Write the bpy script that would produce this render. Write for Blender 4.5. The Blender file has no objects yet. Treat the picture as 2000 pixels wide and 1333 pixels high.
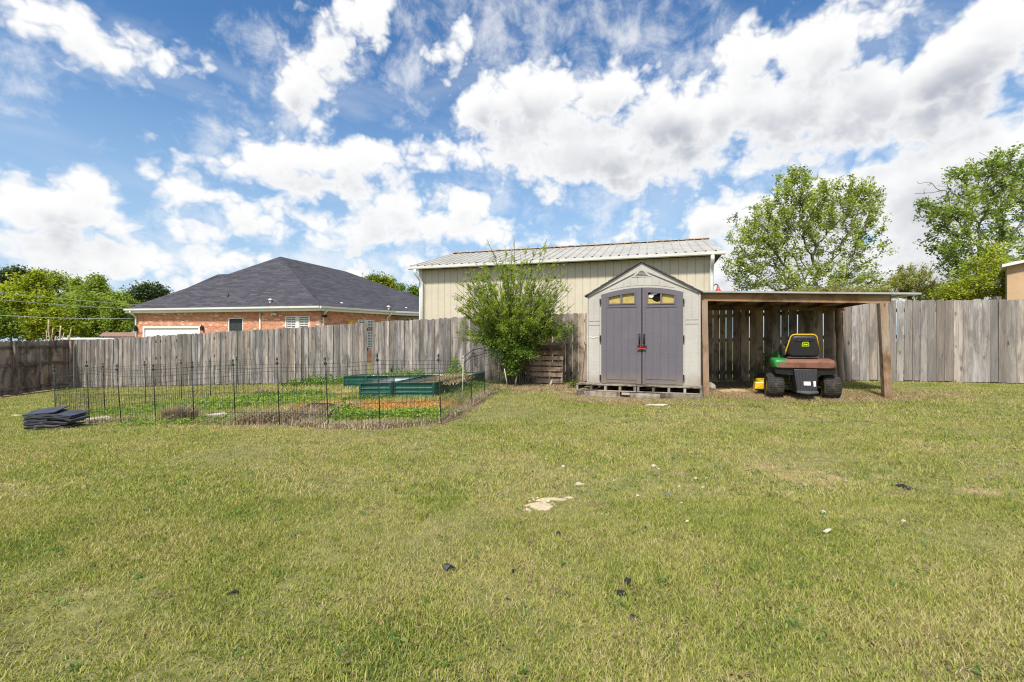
import bpy, math, random
import numpy as np
from mathutils import Vector, Matrix
random.seed(7)
RS = np.random.RandomState(11)
EXPO=0.75
SKYS=0.092
CLOUDS=0.60
GD=1.0
SC = bpy.context.scene
COL = SC.collection
CH = 1.1           # eye height above the lawn at the photographer's feet
F = 920.0          # focal length in photo pixels (2000 wide)
PI = math.pi

def P(x, y, Z):    # a point seen at photo pixel (x, y), Z metres away
    return Vector(((x-1000)/F*Z, Z, CH-(y-666)/F*Z))

# ------------------------------------------------------------------ terrain
CTRL = [(0,0,0),(0,3,0),(-3,2.5,0),(4,3,0),(0,-6,0),(-8,-4,-.05),(9,-4,.05),(2.3,8.9,-.01),(3.8,8.9,.035),(6.6,8.3,.09),
 (7.47,10.7,.18),(5.3,8.6,.045),(1.98,12.56,.02),(8.63,10.66,.185),(11.1,10.15,.17),(15,9.2,.2),(-5.7,15.6,-.24),
 (-12,17,-.5),(-17.0,18.3,-.71),(-17.1,15.7,-.76),(-17,11,-.72),(-.93,6.2,0),(-.29,10.35,.02),(-1.64,5.88,0),(-2.3,5.88,0),
 (-3.2,6.5,-.06),(-4.0,6.7,-.1),(-4.9,7.0,-.14),(-5.6,7.4,-.18),(-6.7,7.45,-.22),(-7.6,7.75,-.25),(-8.5,9.8,-.3),(-7.6,10.9,-.27),
 (-6.3,6.5,-.15),(-3.0,9.5,-.036),(-1.55,9.4,-.02),(-4.3,12.2,-.1),(-24,29,-.35),(-10,28,-.3),(4,18,-.1),(-5,20,-.3),
 (20,20,.1),(-40,45,-1.2),(-60,50,-1.4),(0,60,-.6),(60,60,0),(80,0,.2),(-80,0,-1.2),(0,-60,-.2)]
_c = np.array(CTRL, float)
def _U(r2): return np.where(r2 > 1e-9, r2*np.log(np.maximum(r2,1e-9)), 0.)
def _tps():
    n = len(_c); d2 = ((_c[:,None,:2]-_c[None,:,:2])**2).sum(-1)
    A = np.zeros((n+3,n+3)); A[:n,:n] = _U(d2)+np.eye(n)*2.0
    A[:n,n] = 1; A[:n,n+1:] = _c[:,:2]; A[n,:n] = 1; A[n+1:,:n] = _c[:,:2].T
    return np.linalg.solve(A, np.concatenate([_c[:,2],[0,0,0]]))
_w = _tps()
def gz(X, Y):
    X = np.asarray(X,float); Y = np.asarray(Y,float); sh = X.shape
    x = np.clip(X.ravel(),-70,70); y = np.clip(Y.ravel(),-50,60)
    out = np.empty(len(x))
    for i in range(0,len(x),20000):
        d2 = (x[i:i+20000,None]-_c[None,:,0])**2+(y[i:i+20000,None]-_c[None,:,1])**2
        out[i:i+20000] = _U(d2)@_w[:-3]+_w[-3]+_w[-2]*x[i:i+20000]+_w[-1]*y[i:i+20000]
    return np.minimum(out.reshape(sh), .45)
_tx = np.arange(-26,18.01,.1); _ty = np.arange(-2,24.01,.1)
_tz = gz(*np.meshgrid(_tx,_ty))
def zt(X, Y):      # quick terrain height by table near the yard, exact outside it
    X = np.asarray(X,float); Y = np.asarray(Y,float)
    fx = np.clip((X+26)/.1,0,len(_tx)-1.001); fy = np.clip((Y+2)/.1,0,len(_ty)-1.001)
    ix = fx.astype(int); iy = fy.astype(int); a = fx-ix; b = fy-iy
    r = (_tz[iy,ix]*(1-a)+_tz[iy,ix+1]*a)*(1-b)+(_tz[iy+1,ix]*(1-a)+_tz[iy+1,ix+1]*a)*b
    return r
def g1(X, Y):
    if -26 < X < 18 and -2 < Y < 24: return float(zt(X,Y))
    return float(gz(X,Y))
def gp(x, y):      # ground point seen at photo pixel
    z = 0.
    for _ in range(14):
        Z = (CH-z)*F/(y-666.); X = (x-1000)/F*Z; z = .5*z+.5*g1(X,Z)
    return Vector((X,Z,g1(X,Z)))
# value noise in numpy
_perm = RS.rand(256,256)
def vn(x, y):
    ix = np.floor(x).astype(int); iy = np.floor(y).astype(int); a = x-ix; b = y-iy
    a = a*a*(3-2*a); b = b*b*(3-2*b)
    g = lambda i,j: _perm[i%256,j%256]
    return (g(ix,iy)*(1-a)+g(ix+1,iy)*a)*(1-b)+(g(ix,iy+1)*(1-a)+g(ix+1,iy+1)*a)*b
def fbm(x, y, o=4):
    s = 0; t = 0; k = 1.
    for i in range(o):
        s = s+k*vn(x*2**i+17*i, y*2**i+31*i); t += k; k *= .5
    return s/t

# ------------------------------------------------------------------ object helpers
WL = {}
def tag(o, label=None, cat=None, group=None, kind=None):
    if label: o['label'] = label
    if cat: o['category'] = cat
    if group: o['group'] = group
    if kind: o['kind'] = kind
    return o
def thing(name, label, cat, loc, group=None):
    o = bpy.data.objects.new(name, None); COL.objects.link(o); o.empty_display_size = .2
    o.location = loc; WL[o.name] = Vector(loc)
    return tag(o, label, cat, group)
def link(name, me, mat, parent=None, loc=(0,0,0)):
    o = bpy.data.objects.new(name, me); COL.objects.link(o)
    if mat: me.materials.append(mat)
    loc = Vector(loc)
    if parent is not None:
        o.parent = parent; o.location = loc-WL[parent.name]
    else: o.location = loc
    WL[o.name] = loc
    return o
def np_mesh(name, co, faces_n, idx, tint=None, uv=None, smooth=False):
    """co (N,3); faces all with faces_n corners; idx flat"""
    me = bpy.data.meshes.new(name)
    nf = len(idx)//faces_n
    me.vertices.add(len(co)); me.vertices.foreach_set('co', np.ascontiguousarray(co,dtype=np.float32).ravel())
    me.loops.add(len(idx)); me.loops.foreach_set('vertex_index', np.ascontiguousarray(idx,dtype=np.int32).ravel())
    me.polygons.add(nf)
    me.polygons.foreach_set('loop_start', np.arange(0,nf*faces_n,faces_n,dtype=np.int32))
    me.polygons.foreach_set('loop_total', np.full(nf,faces_n,dtype=np.int32))
    if smooth: me.polygons.foreach_set('use_smooth', np.ones(nf,dtype=bool))
    if tint is not None:
        a = me.attributes.new('tint','FLOAT','POINT'); a.data.foreach_set('value', np.ascontiguousarray(tint,dtype=np.float32))
    me.update(calc_edges=True); me.validate()
    return me

class MB:
    """collects shapes; build() makes them ONE mesh object"""
    def __init__(s): s.v=[]; s.f=[]; s.uv=[]; s.t=[]; s.sm=[]; s.M=Matrix.Identity(4)
    def poly(s, pts, tint=.5, uv=None, smooth=False):
        n0=len(s.v); pts=[s.M@Vector(p) for p in pts]; s.v+=pts
        s.f.append(tuple(range(n0,n0+len(pts)))); s.t.append(tint); s.sm.append(smooth)
        if uv is None:
            n=Vector((0,0,0))
            for i in range(1,len(pts)-1): n+=(pts[i]-pts[0]).cross(pts[i+1]-pts[0])
            n = n.normalized() if n.length>1e-12 else Vector((0,0,1))
            if abs(n.z)>.95: u=Vector((1,0,0))
            else: u=Vector((-n.y,n.x,0)).normalized()
            w=n.cross(u)
            uv=[(p.dot(u),p.dot(w)) for p in pts]
        s.uv.append(uv)
    def hexa(s, c, tint=.5, grain=None):
        """8 corners: 0-3 bottom ring, 4-7 top ring"""
        F6=[(3,2,1,0),(4,5,6,7),(0,1,5,4),(1,2,6,5),(2,3,7,6),(3,0,4,7)]
        c=[Vector(p) for p in c]
        ax=[(c[1]-c[0]),(c[3]-c[0]),(c[4]-c[0])]
        k=max(range(3),key=lambda i:ax[i].length) if grain is None else grain
        g=ax[k].normalized() if ax[k].length>0 else Vector((0,0,1)); off=random.random()*40 if tint!=.5 or grain is not None else 0
        for f in F6:
            p=[c[i] for i in f]; n=(p[1]-p[0]).cross(p[2]-p[0])
            n = n.normalized() if n.length>1e-12 else Vector((0,0,1))
            if abs(n.dot(g))>.9: u=ax[(k+1)%3].normalized() if ax[(k+1)%3].length else Vector((1,0,0)); w=n.cross(u)
            else: w=g; u=g.cross(n).normalized()
            s.poly(p,tint,[(q.dot(u)+off,q.dot(w)+off*.7) for q in p])
    def box(s, x0,x1,y0,y1,z0,z1, tint=.5, grain=None):
        s.hexa([(x0,y0,z0),(x1,y0,z0),(x1,y1,z0),(x0,y1,z0),(x0,y0,z1),(x1,y0,z1),(x1,y1,z1),(x0,y1,z1)],tint,grain)
    def beam(s, a, b, w, h, tint=.5, up=(0,0,1)):
        a=Vector(a); b=Vector(b); d=(b-a).normalized(); up=Vector(up)
        if abs(d.dot(up))>.97: up=Vector((0,1,0))
        r=d.cross(up).normalized()*w/2; u=r.cross(d).normalized()*h/2
        s.hexa([a-r-u,a+r-u,b+r-u,b-r-u,a-r+u,a+r+u,b+r+u,b-r+u],tint)
    def prism(s, pts, d, tint=.5):
        """extrude a planar outline (list of vectors) by vector d"""
        pts=[Vector(p) for p in pts]; d=Vector(d); q=[p+d for p in pts]
        n=Vector((0,0,0))
        for i in range(1,len(pts)-1): n+=(pts[i]-pts[0]).cross(pts[i+1]-pts[0])
        if n.dot(d)>0: pts=pts[::-1]; q=q[::-1]
        s.poly(pts,tint); s.poly(q[::-1],tint)
        m=len(pts)
        for i in range(m):
            j=(i+1)%m; s.poly([pts[j],pts[i],q[i],q[j]],tint)
    def tube(s, pts, r, n=8, tint=.5, caps=True):
        pts=[Vector(p) for p in pts]; rs=r if isinstance(r,(list,tuple)) else [r]*len(pts)
        rings=[]; up=None
        for i,p in enumerate(pts):
            d=(pts[min(i+1,len(pts)-1)]-pts[max(i-1,0)]).normalized()
            if up is None or abs(up.dot(d))>.98: up=Vector((0,0,1)) if abs(d.z)<.9 else Vector((1,0,0))
            x=d.cross(up).normalized(); y=x.cross(d).normalized(); up=y
            rings.append([p+(x*math.cos(2*PI*k/n)+y*math.sin(2*PI*k/n))*rs[i] for k in range(n)])
        L=0
        for i in range(len(pts)-1):
            l2=L+(pts[i+1]-pts[i]).length
            for k in range(n):
                j=(k+1)%n; u0=k/n*2*PI*rs[i]; u1=(k+1)/n*2*PI*rs[i]
                s.poly([rings[i][k],rings[i][j],rings[i+1][j],rings[i+1][k]],tint,[(u0,L),(u1,L),(u1,l2),(u0,l2)],smooth=True)
            L=l2
        if caps: s.poly(rings[0][::-1],tint); s.poly(rings[-1],tint)
    def lathe(s, prof, org, axis=(0,0,1), n=24, tint=.5, smooth=True):
        axis=Vector(axis).normalized(); a=Vector((0,0,1)) if abs(axis.z)<.9 else Vector((1,0,0))
        x=axis.cross(a).normalized(); y=axis.cross(x); org=Vector(org); R=[]
        for (r,h) in prof: R.append([org+axis*h+(x*math.cos(2*PI*k/n)+y*math.sin(2*PI*k/n))*r for k in range(n)])
        for i in range(len(prof)-1):
            for k in range(n):
                j=(k+1)%n
                s.poly([R[i][k],R[i][j],R[i+1][j],R[i+1][k]],tint,smooth=smooth)
    def build(s, name, mat, parent=None, loc=None, weld=False):
        me=bpy.data.meshes.new(name)
        if loc is None:
            if parent is not None: loc=WL[parent.name]
            else:
                xs=[p.x for p in s.v]; ys=[p.y for p in s.v]; zs=[p.z for p in s.v]
                loc=Vector(((min(xs)+max(xs))/2,(min(ys)+max(ys))/2,min(zs)))
        loc=Vector(loc)
        me.from_pydata([p-loc for p in s.v],[],s.f)
        ul=me.uv_layers.new(name='UVMap')
        ul.data.foreach_set('uv',[c for f in s.uv for q in f for c in q])
        a=me.attributes.new('tint','FLOAT','FACE'); a.data.foreach_set('value',s.t)
        me.polygons.foreach_set('use_smooth',s.sm)
        o=link(name,me,mat,parent,loc)
        if weld or any(s.sm):
            import bmesh
            b=bmesh.new(); b.from_mesh(me); bmesh.ops.remove_doubles(b,verts=b.verts,dist=1e-5); b.to_mesh(me); b.free()
        return o
def yawM(x,y,z,ang): return Matrix.Translation((x,y,z))@Matrix.Rotation(ang,4,'Z')
def bevel(o,w,seg=2):
    import bmesh
    b=bmesh.new(); b.from_mesh(o.data); bmesh.ops.remove_doubles(b,verts=b.verts,dist=1e-5)
    b.to_mesh(o.data); b.free()
    m=o.modifiers.new('bevel','BEVEL'); m.width=w; m.segments=seg; m.limit_method='ANGLE'; m.angle_limit=math.radians(35); return o

# ------------------------------------------------------------------ materials
class NT:
    def __init__(s, nt): s.nt=nt
    def n(s, t, **k):
        nd=s.nt.nodes.new(t)
        ins=k.pop('i',{})
        for a,v in k.items(): setattr(nd,a,v)
        for a,v in ins.items():
            if isinstance(v,bpy.types.NodeSocket): s.nt.links.new(v,nd.inputs[a])
            else: nd.inputs[a].default_value=v
        return nd
    def math(s, op, a, b=0., c=0., clamp=False):
        nd=s.nt.nodes.new('ShaderNodeMath'); nd.operation=op; nd.use_clamp=clamp
        for k,v in enumerate((a,b,c)):
            if isinstance(v,bpy.types.NodeSocket): s.nt.links.new(v,nd.inputs[k])
            else: nd.inputs[k].default_value=v
        return nd.outputs[0]
    def mix(s, f, a, b, mode='MIX'):
        nd=s.nt.nodes.new('ShaderNodeMix'); nd.data_type='RGBA'; nd.blend_type=mode
        for k,v in ((0,f),(6,a),(7,b)):
            if isinstance(v,bpy.types.NodeSocket): s.nt.links.new(v,nd.inputs[k])
            else:
                if k and len(v)==3: v=(*v,1)
                nd.inputs[k].default_value=v
        return nd.outputs[2]
    def ramp(s, f, st):
        nd=s.nt.nodes.new('ShaderNodeValToRGB'); e=nd.color_ramp.elements
        while len(e)<len(st): e.new(.5)
        for k,(p,c) in enumerate(st):
            e[k].position=p; e[k].color=(*c,1) if not isinstance(c,(int,float)) else (c,c,c,1)
        s.nt.links.new(f,nd.inputs[0]); return nd.outputs[0]
    def noise(s, vec, scale, det=4, rough=.55, dist=0., dim='3D'):
        return s.n('ShaderNodeTexNoise',noise_dimensions=dim,i={'Vector':vec,'Scale':scale,'Detail':det,'Roughness':rough,'Distortion':dist}).outputs[0]
    def map(s, vec, sc=(1,1,1), loc=(0,0,0), rot=(0,0,0)):
        return s.n('ShaderNodeMapping',i={'Vector':vec,'Scale':sc,'Location':loc,'Rotation':rot}).outputs[0]
def newmat(name, rough=.8, spec=.25):
    m=bpy.data.materials.new(name); m.use_nodes=True; t=NT(m.node_tree); b=m.node_tree.nodes['Principled BSDF']
    b.inputs['Roughness'].default_value=rough; b.inputs['Specular IOR Level'].default_value=spec
    return m,t,b
def out(t, s, b, k='Base Color'): t.nt.links.new(s,b.inputs[k])
def tintof(t): return t.n('ShaderNodeAttribute',attribute_name='tint').outputs['Fac']
def bump(t, b, h, strength=.3, dist=.01):
    n=t.n('ShaderNodeBump',i={'Height':h,'Strength':strength,'Distance':dist}); t.nt.links.new(n.outputs[0],b.inputs['Normal'])

def wood(name, lo, mid, hi, mold=.0, moldc=(.035,.03,.025), rust=0., vscale=1., rough=.85, dirtlow=0., molduv=False):
    m,t,b=newmat(name,rough,.15)
    uv=t.n('ShaderNodeTexCoord').outputs['UV']; ob=t.n('ShaderNodeTexCoord').outputs['Object']
    fine=t.noise(t.map(uv,(70*vscale,2.2,1)),1,6,.65,1.2)
    big=t.noise(t.map(uv,(9*vscale,.55,1)),1,4,.6,.6)
    c=t.ramp(t.math('ADD',t.math('MULTIPLY',fine,.6),t.math('MULTIPLY',big,.4)),[(.33,lo),(.5,mid),(.68,hi)])
    # knots
    vo=t.n('ShaderNodeTexVoronoi',feature='F1',i={'Vector':t.map(uv,(5.5,2.1,1)),'Scale':1.,'Randomness':1.}).outputs['Distance']
    kn=t.ramp(vo,[(.0,1.),(.08,.8),(.15,0.)])
    c=t.mix(t.math('MULTIPLY',kn,.75),c,[x*.28 for x in lo])
    # board to board tone
    ti=tintof(t)
    c=t.mix(1.,c,t.ramp(ti,[(0,.58),(.5,.95),(1,1.28)]),'MULTIPLY')
    hue=t.ramp(t.math('FRACT',t.math('MULTIPLY',ti,7.3)),[(0,(1.05,.97,.88)),(.5,(1,1,1)),(1,(.94,.98,1.04))])
    c=t.mix(1.,c,hue,'MULTIPLY')
    if mold:
        mn=t.noise(t.map(uv,(6,1.1,1)) if molduv else t.map(ob,(2.2,2.2,1.1)),1,6,.7,.5)
        mk=t.ramp(mn,[(.5-mold*.28,0.),(.62-mold*.1,1.)])
        c=t.mix(t.math('MULTIPLY',mk,.8),c,moldc)
    if rust:
        rn=t.noise(t.map(uv,(3,.8,1)),1,3,.6,.8)
        c=t.mix(t.math('MULTIPLY',t.ramp(rn,[(.42,0.),(.62,1.)]),rust),c,(.30,.13,.045))
    if dirtlow:
        dn=t.noise(t.map(uv,(6,1.5,1)),1,4,.6)
        c=t.mix(t.math('MULTIPLY',t.ramp(dn,[(.5,0.),(.7,1.)]),dirtlow),c,(.26,.17,.10))
    out(t,c,b); bump(t,b,fine,.35,.004)
    return m
def plain(name, c, var=.12, rough=.6, spec=.3, scale=6., metal=0., bumpy=0., c2=None):
    m,t,b=newmat(name,rough,spec); b.inputs['Metallic'].default_value=metal
    ob=t.n('ShaderNodeTexCoord').outputs['Object']
    nz=t.noise(ob,scale,5,.6)
    c2=c2 or [x*(1-2.2*var) for x in c]; hi=[min(1,x*(1+var)) for x in c]
    out(t,t.ramp(nz,[(.3,c2),(.5,c),(.72,hi)]),b)
    out(t,t.ramp(t.noise(ob,scale*3,3),[(.3,max(.05,rough-.12)),(.7,min(1,rough+.12))]),b,'Roughness')
    if bumpy: bump(t,b,t.noise(ob,scale*12,4),bumpy,.004)
    return m
def leafmat(name, stops, trans=.35, rough=.55):
    """stops: ramp over the per-leaf tint"""
    m=bpy.data.materials.new(name); m.use_nodes=True; nt=m.node_tree; nt.nodes.clear(); t=NT(nt)
    c=t.ramp(tintof(t),stops)
    d=t.n('ShaderNodeBsdfPrincipled',i={'Base Color':c,'Roughness':rough,'Specular IOR Level':.25}).outputs[0]
    tc=t.mix(1.,c,(1.25,1.35,.55),'MULTIPLY')
    tr=t.n('ShaderNodeBsdfTranslucent',i={'Color':tc}).outputs[0]
    mx=t.n('ShaderNodeMixShader',i={'Fac':trans}); nt.links.new(d,mx.inputs[1]); nt.links.new(tr,mx.inputs[2])
    o=t.n('ShaderNodeOutputMaterial'); nt.links.new(mx.outputs[0],o.inputs[0]); return m
# ------------------------------------------------------------------ camera, sun, sky
cam=bpy.data.cameras.new('camera'); co=bpy.data.objects.new('camera',cam); COL.objects.link(co)
co.location=(0,0,CH); co.rotation_euler=(PI/2,0,0); cam.sensor_width=36; cam.lens=F/2000*36; cam.clip_end=2000; cam.clip_start=.05
SC.camera=co
SUN_EL=math.radians(54); SUN_AZ=math.radians(203)   # azimuth clockwise from +Y: behind and to the left
sd=Vector((math.sin(SUN_AZ)*math.cos(SUN_EL),math.cos(SUN_AZ)*math.cos(SUN_EL),math.sin(SUN_EL)))
sl=bpy.data.lights.new('sun','SUN'); sl.energy=3.5; sl.angle=math.radians(5); sl.color=(1,.94,.85)
so=bpy.data.objects.new('sun',sl); COL.objects.link(so); so.rotation_euler=(-sd).to_track_quat('-Z','Y').to_euler(); so.location=(0,0,30)
SC.view_settings.view_transform='Standard'; SC.view_settings.look='None'; SC.view_settings.gamma=1; SC.view_settings.exposure=EXPO
SC.cycles.max_bounces=6; SC.cycles.diffuse_bounces=3; SC.cycles.transparent_max_bounces=6; SC.cycles.caustics_reflective=False; SC.cycles.caustics_refractive=False

W=bpy.data.worlds.new('World'); SC.world=W; W.use_nodes=True; wt=W.node_tree; wt.nodes.clear(); t=NT(wt)
# cloud field: soft puffs placed by azimuth / elevation of the sky direction
def AE(x,y):
    u=(x-1000)/F; v=(666-y)/F; return math.atan(u), math.atan(v/math.sqrt(1+u*u))
# cx, cy, rx, ry, tilt(deg, + = rising to the right)
BL=[(50,18,150,40,0),(150,50,80,30,-15),(205,90,40,22,-15),(340,117,24,15,0),
 (700,35,60,56,30),(650,95,70,56,50),(590,150,60,46,30),(578,200,32,36,0),(626,240,20,14,0),(915,85,38,38,0),(846,116,12,18,0),
 (960,200,75,56,0),(1060,195,105,72,0),(1170,185,100,68,0),(1030,270,100,56,0),(1130,300,130,76,0),(1080,366,44,24,0),(1210,330,90,44,0),(880,310,60,30,15),
 (1300,240,90,80,0),(1410,215,95,74,0),(1540,215,130,84,0),(1360,300,120,40,15),(1490,90,80,50,0),(1620,85,120,76,0),(1700,180,150,84,0),(1850,140,180,96,0),(1970,70,150,90,0),(1620,262,190,40,15),(1820,225,220,50,15),
 (1395,432,88,46,0),(1500,420,110,62,0),(1640,410,150,90,15),(1830,390,180,120,15),(1990,330,140,115,0),(1560,520,280,66,0),(1900,520,300,100,0),
 (520,322,72,44,0),(600,312,68,40,0),(685,312,76,40,0),(775,308,56,28,0),(640,362,150,32,0),
 (125,398,125,56,0),(20,420,70,48,0),(210,425,60,34,0),(60,470,150,34,0),(385,375,64,32,0),(350,432,84,26,0),(465,392,70,28,0),(520,428,44,15,0),
 (690,445,105,36,0),(860,445,120,34,0),(790,402,110,28,0),(905,388,44,20,0),
 (200,505,270,36,0),(420,515,130,24,0),(60,550,220,26,0),(860,505,100,16,0),(1110,474,110,13,0),(1262,408,20,12,0),(680,545,60,16,0)]
BW=[(90,90,120,50,-15),(240,160,40,24,0),(540,110,60,90,30),(790,40,110,70,0),(780,150,70,80,0),(950,60,130,80,30),(1090,60,160,110,0),(1260,70,160,90,0),(1000,130,90,60,0),(1330,130,120,60,0),(1780,50,120,60,0),(420,250,40,70,-30),(560,200,90,70,30),(650,520,300,60,0),(1180,410,160,40,0),(280,480,260,80,0),(1640,330,190,50,15),(930,400,70,60,30),(20,180,40,16,0)]
def field_group(name,blobs):
    g=bpy.data.node_groups.new(name,'ShaderNodeTree')
    g.interface.new_socket(name='AE',in_out='INPUT',socket_type='NodeSocketVector'); g.interface.new_socket(name='D',in_out='OUTPUT',socket_type='NodeSocketFloat')
    gt=NT(g); gi=g.nodes.new('NodeGroupInput'); go=g.nodes.new('NodeGroupOutput'); acc=None; ROT={}
    for tl in (-15,0,15,30,50):
        r=math.radians(tl); dx=gt.n('ShaderNodeVectorMath',operation='DOT_PRODUCT',i={0:gi.outputs[0],1:(math.cos(r),math.sin(r),0)}).outputs['Value']; dy=gt.n('ShaderNodeVectorMath',operation='DOT_PRODUCT',i={0:gi.outputs[0],1:(-math.sin(r),math.cos(r),0)}).outputs['Value']
        ROT[tl]=gt.n('ShaderNodeCombineXYZ',i={0:dx,1:dy,2:0.}).outputs[0] if tl else gi.outputs[0]
    for (cx,cy,rx,ry,tl) in blobs:
        tl=min(ROT,key=lambda k:abs(k-tl)); r=math.radians(tl)
        a,e=AE(cx,cy); a1,_=AE(cx+rx,cy); _,e1=AE(cx,cy-ry); ra=max(.01,a1-a if cx<1000 else a-AE(cx-rx,cy)[0]); re=max(.006,e1-e)
        ca,ce=a*math.cos(r)+e*math.sin(r),-a*math.sin(r)+e*math.cos(r)
        mp=gt.n('ShaderNodeVectorMath',operation='MULTIPLY_ADD',i={0:ROT[tl],1:(1/ra,1/re,0),2:(-ca/ra,-ce/re,0)}).outputs[0]
        ln=gt.n('ShaderNodeVectorMath',operation='LENGTH',i={0:mp}).outputs['Value']
        d=gt.math('MULTIPLY_ADD',ln,min(ra,re),-min(ra,re))      # signed distance in radians, negative inside
        acc=d if acc is None else gt.math('SMOOTH_MIN',acc,d,.03)
    g.links.new(gt.math('MULTIPLY',acc,-1.),go.inputs[0]); return g
g=field_group('cloud_field',BL); gw=field_group('wisp_field',BW)
dirv=t.n('ShaderNodeTexCoord').outputs['Generated']
sep=t.n('ShaderNodeSeparateXYZ',i={0:dirv})
az=t.math('ARCTAN2',sep.outputs[0],sep.outputs[1]); el=t.math('ARCSINE',sep.outputs[2])
ae=t.n('ShaderNodeCombineXYZ',i={0:az,1:el,2:0.}).outputs[0]
def grp(gr,v):
    gn=t.nt.nodes.new('ShaderNodeGroup'); gn.node_tree=gr; t.nt.links.new(v,gn.inputs[0]); return gn.outputs[0]
def fld(off,det):
    v=t.n('ShaderNodeVectorMath',operation='ADD',i={0:ae,1:(off[0],off[1],0)}).outputs[0]
    base=grp(g,v)
    sq=t.n('ShaderNodeVectorMath',operation='MULTIPLY',i={0:v,1:(1,1.25,1)}).outputs[0]
    nz=t.noise(sq,10.,det,.55,.0,'2D')
    w=t.n('ShaderNodeVectorMath',operation='MULTIPLY_ADD',i={0:t.n('ShaderNodeTexNoise',noise_dimensions='2D',i={'Vector':sq,'Scale':24.,'Detail':2.}).outputs['Color'],1:(.03,.03,0),2:sq}).outputs[0]
    nb=t.n('ShaderNodeTexVoronoi',voronoi_dimensions='2D',feature='F1',i={'Vector':w,'Scale':17.,'Detail':2. if det>3 else 1.,'Roughness':.5,'Lacunarity':2.3}).outputs['Distance']
    k=t.math('ADD',t.math('MULTIPLY',t.math('SUBTRACT',nz,.29),.086),t.math('MULTIPLY',t.math('SUBTRACT',.38,nb),.040))
    return t.math('ADD',base,k)
f0=fld((0,0),7.); f1=fld((-.006,.030),3.); f2=grp(g,t.n('ShaderNodeVectorMath',operation='ADD',i={0:ae,1:(-.004,.045,0)}).outputs[0])
# generic clouds behind the viewer
back=t.math('LESS_THAN',sep.outputs[1],.05)
gb=t.math('MULTIPLY',t.math('SUBTRACT',t.noise(dirv,3.,4,.55),.47),.35)
f0=t.math('ADD',t.math('MULTIPLY',f0,t.math('SUBTRACT',1.,back)),t.math('MULTIPLY',gb,back))
def sstep(x,a,b):
    n=t.n('ShaderNodeMapRange',interpolation_type='SMOOTHSTEP',i={'Value':x,'From Min':a,'From Max':b,'To Min':0.,'To Max':1.}); return n.outputs[0]
mask=sstep(f0,-.014,.022)
sh1=sstep(f1,.0,.085); sh2=sstep(f2,-.005,.036)
thick=t.math('MULTIPLY',t.math('ADD',t.math('MULTIPLY',sh1,.45),t.math('MULTIPLY',sh2,.55)),sstep(f0,-.005,.06))
lown=t.noise(ae,5.,3,.5,0.,'2D')
thick=t.math('MULTIPLY',thick,t.ramp(lown,[(.34,.5),(.6,1.)]))
ccol=t.mix(thick,(1.0,1.0,1.0),(.49,.52,.59))
# ragged thin scud
fw=t.math('ADD',grp(gw,ae),t.math('MULTIPLY',t.math('SUBTRACT',t.noise(t.n('ShaderNodeVectorMath',operation='MULTIPLY',i={0:ae,1:(1,1.15,1)}).outputs[0],13.,7.,.62,.2,'2D'),.53),.36))
wisp=t.math('MULTIPLY',sstep(fw,-.04,.13),.70)
veil=t.noise(t.map(ae,(1.2,3.2,1),rot=(0,0,.5)),2.6,4,.55,.4,'2D')
veilm=t.math('MULTIPLY',t.ramp(veil,[(.50,0.),(.80,1.)]),.28)
sky=t.n('ShaderNodeTexSky'); sky.sky_type='NISHITA'; sky.sun_disc=False; sky.sun_elevation=SUN_EL; sky.sun_rotation=SUN_AZ
sky.air_density=1.0; sky.dust_density=.3; sky.ozone_density=3.0; sky.altitude=100
skc=t.mix(1.,sky.outputs[0],(.60,.90,1.08),'MULTIPLY')
bg1=t.n('ShaderNodeBackground',i={'Color':skc,'Strength':SKYS})
bg2=t.n('ShaderNodeBackground',i={'Color':ccol,'Strength':CLOUDS})
low=t.math('MULTIPLY',sstep(el,.55,.02),.85)
m_all=t.math('MAXIMUM',mask,t.math('MAXIMUM',veilm,wisp))
bg3=t.n('ShaderNodeBackground',i={'Color':(.48,.65,.82,1),'Strength':.62})
mh=t.n('ShaderNodeMixShader',i={'Fac':low}); wt.links.new(bg1.outputs[0],mh.inputs[1]); wt.links.new(bg3.outputs[0],mh.inputs[2])
mx=t.n('ShaderNodeMixShader',i={'Fac':m_all}); wt.links.new(mh.outputs[0],mx.inputs[1]); wt.links.new(bg2.outputs[0],mx.inputs[2])
wo=t.n('ShaderNodeOutputWorld'); wt.links.new(mx.outputs[0],wo.inputs[0])
W.cycles.sampling_method='NONE'
SC.cycles.filter_width=1.15; SC.cycles.use_denoising=True; SC.cycles.denoising_prefilter='NONE'; SC.cycles.denoising_input_passes='RGB_ALBEDO_NORMAL'
# ------------------------------------------------------------------ ground masks (where soil, sand, straw and weeds lie)
def ell(X,Y,cx,cy,rx,ry,rot=0.):
    c,s=math.cos(rot),math.sin(rot); dx=X-cx; dy=Y-cy
    return 1-np.sqrt(((dx*c+dy*s)/rx)**2+((-dx*s+dy*c)/ry)**2)
GARDEN=[(-7.6,7.75),(-6.68,7.45),(-5.6,7.36),(-4.9,7.0),(-4.0,6.69),(-3.2,6.5),(-2.3,5.9),(-1.64,5.85),(-.93,6.2),(-.73,7.7),(-.62,8.42),(-.5,9.37),(-.29,10.35),(-.2,12.9),(-6.5,14.9),(-7.0,12.),(-7.6,10.9),(-8.5,9.8)]
def inpoly(X,Y,poly):
    r=np.zeros(X.shape,bool); n=len(poly)
    for i in range(n):
        x1,y1=poly[i]; x2,y2=poly[(i+1)%n]
        if y1==y2: continue
        r^=((y1>Y)!=(y2>Y))&(X<(x2-x1)*(Y-y1)/(y2-y1)+x1)
    return r
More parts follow.
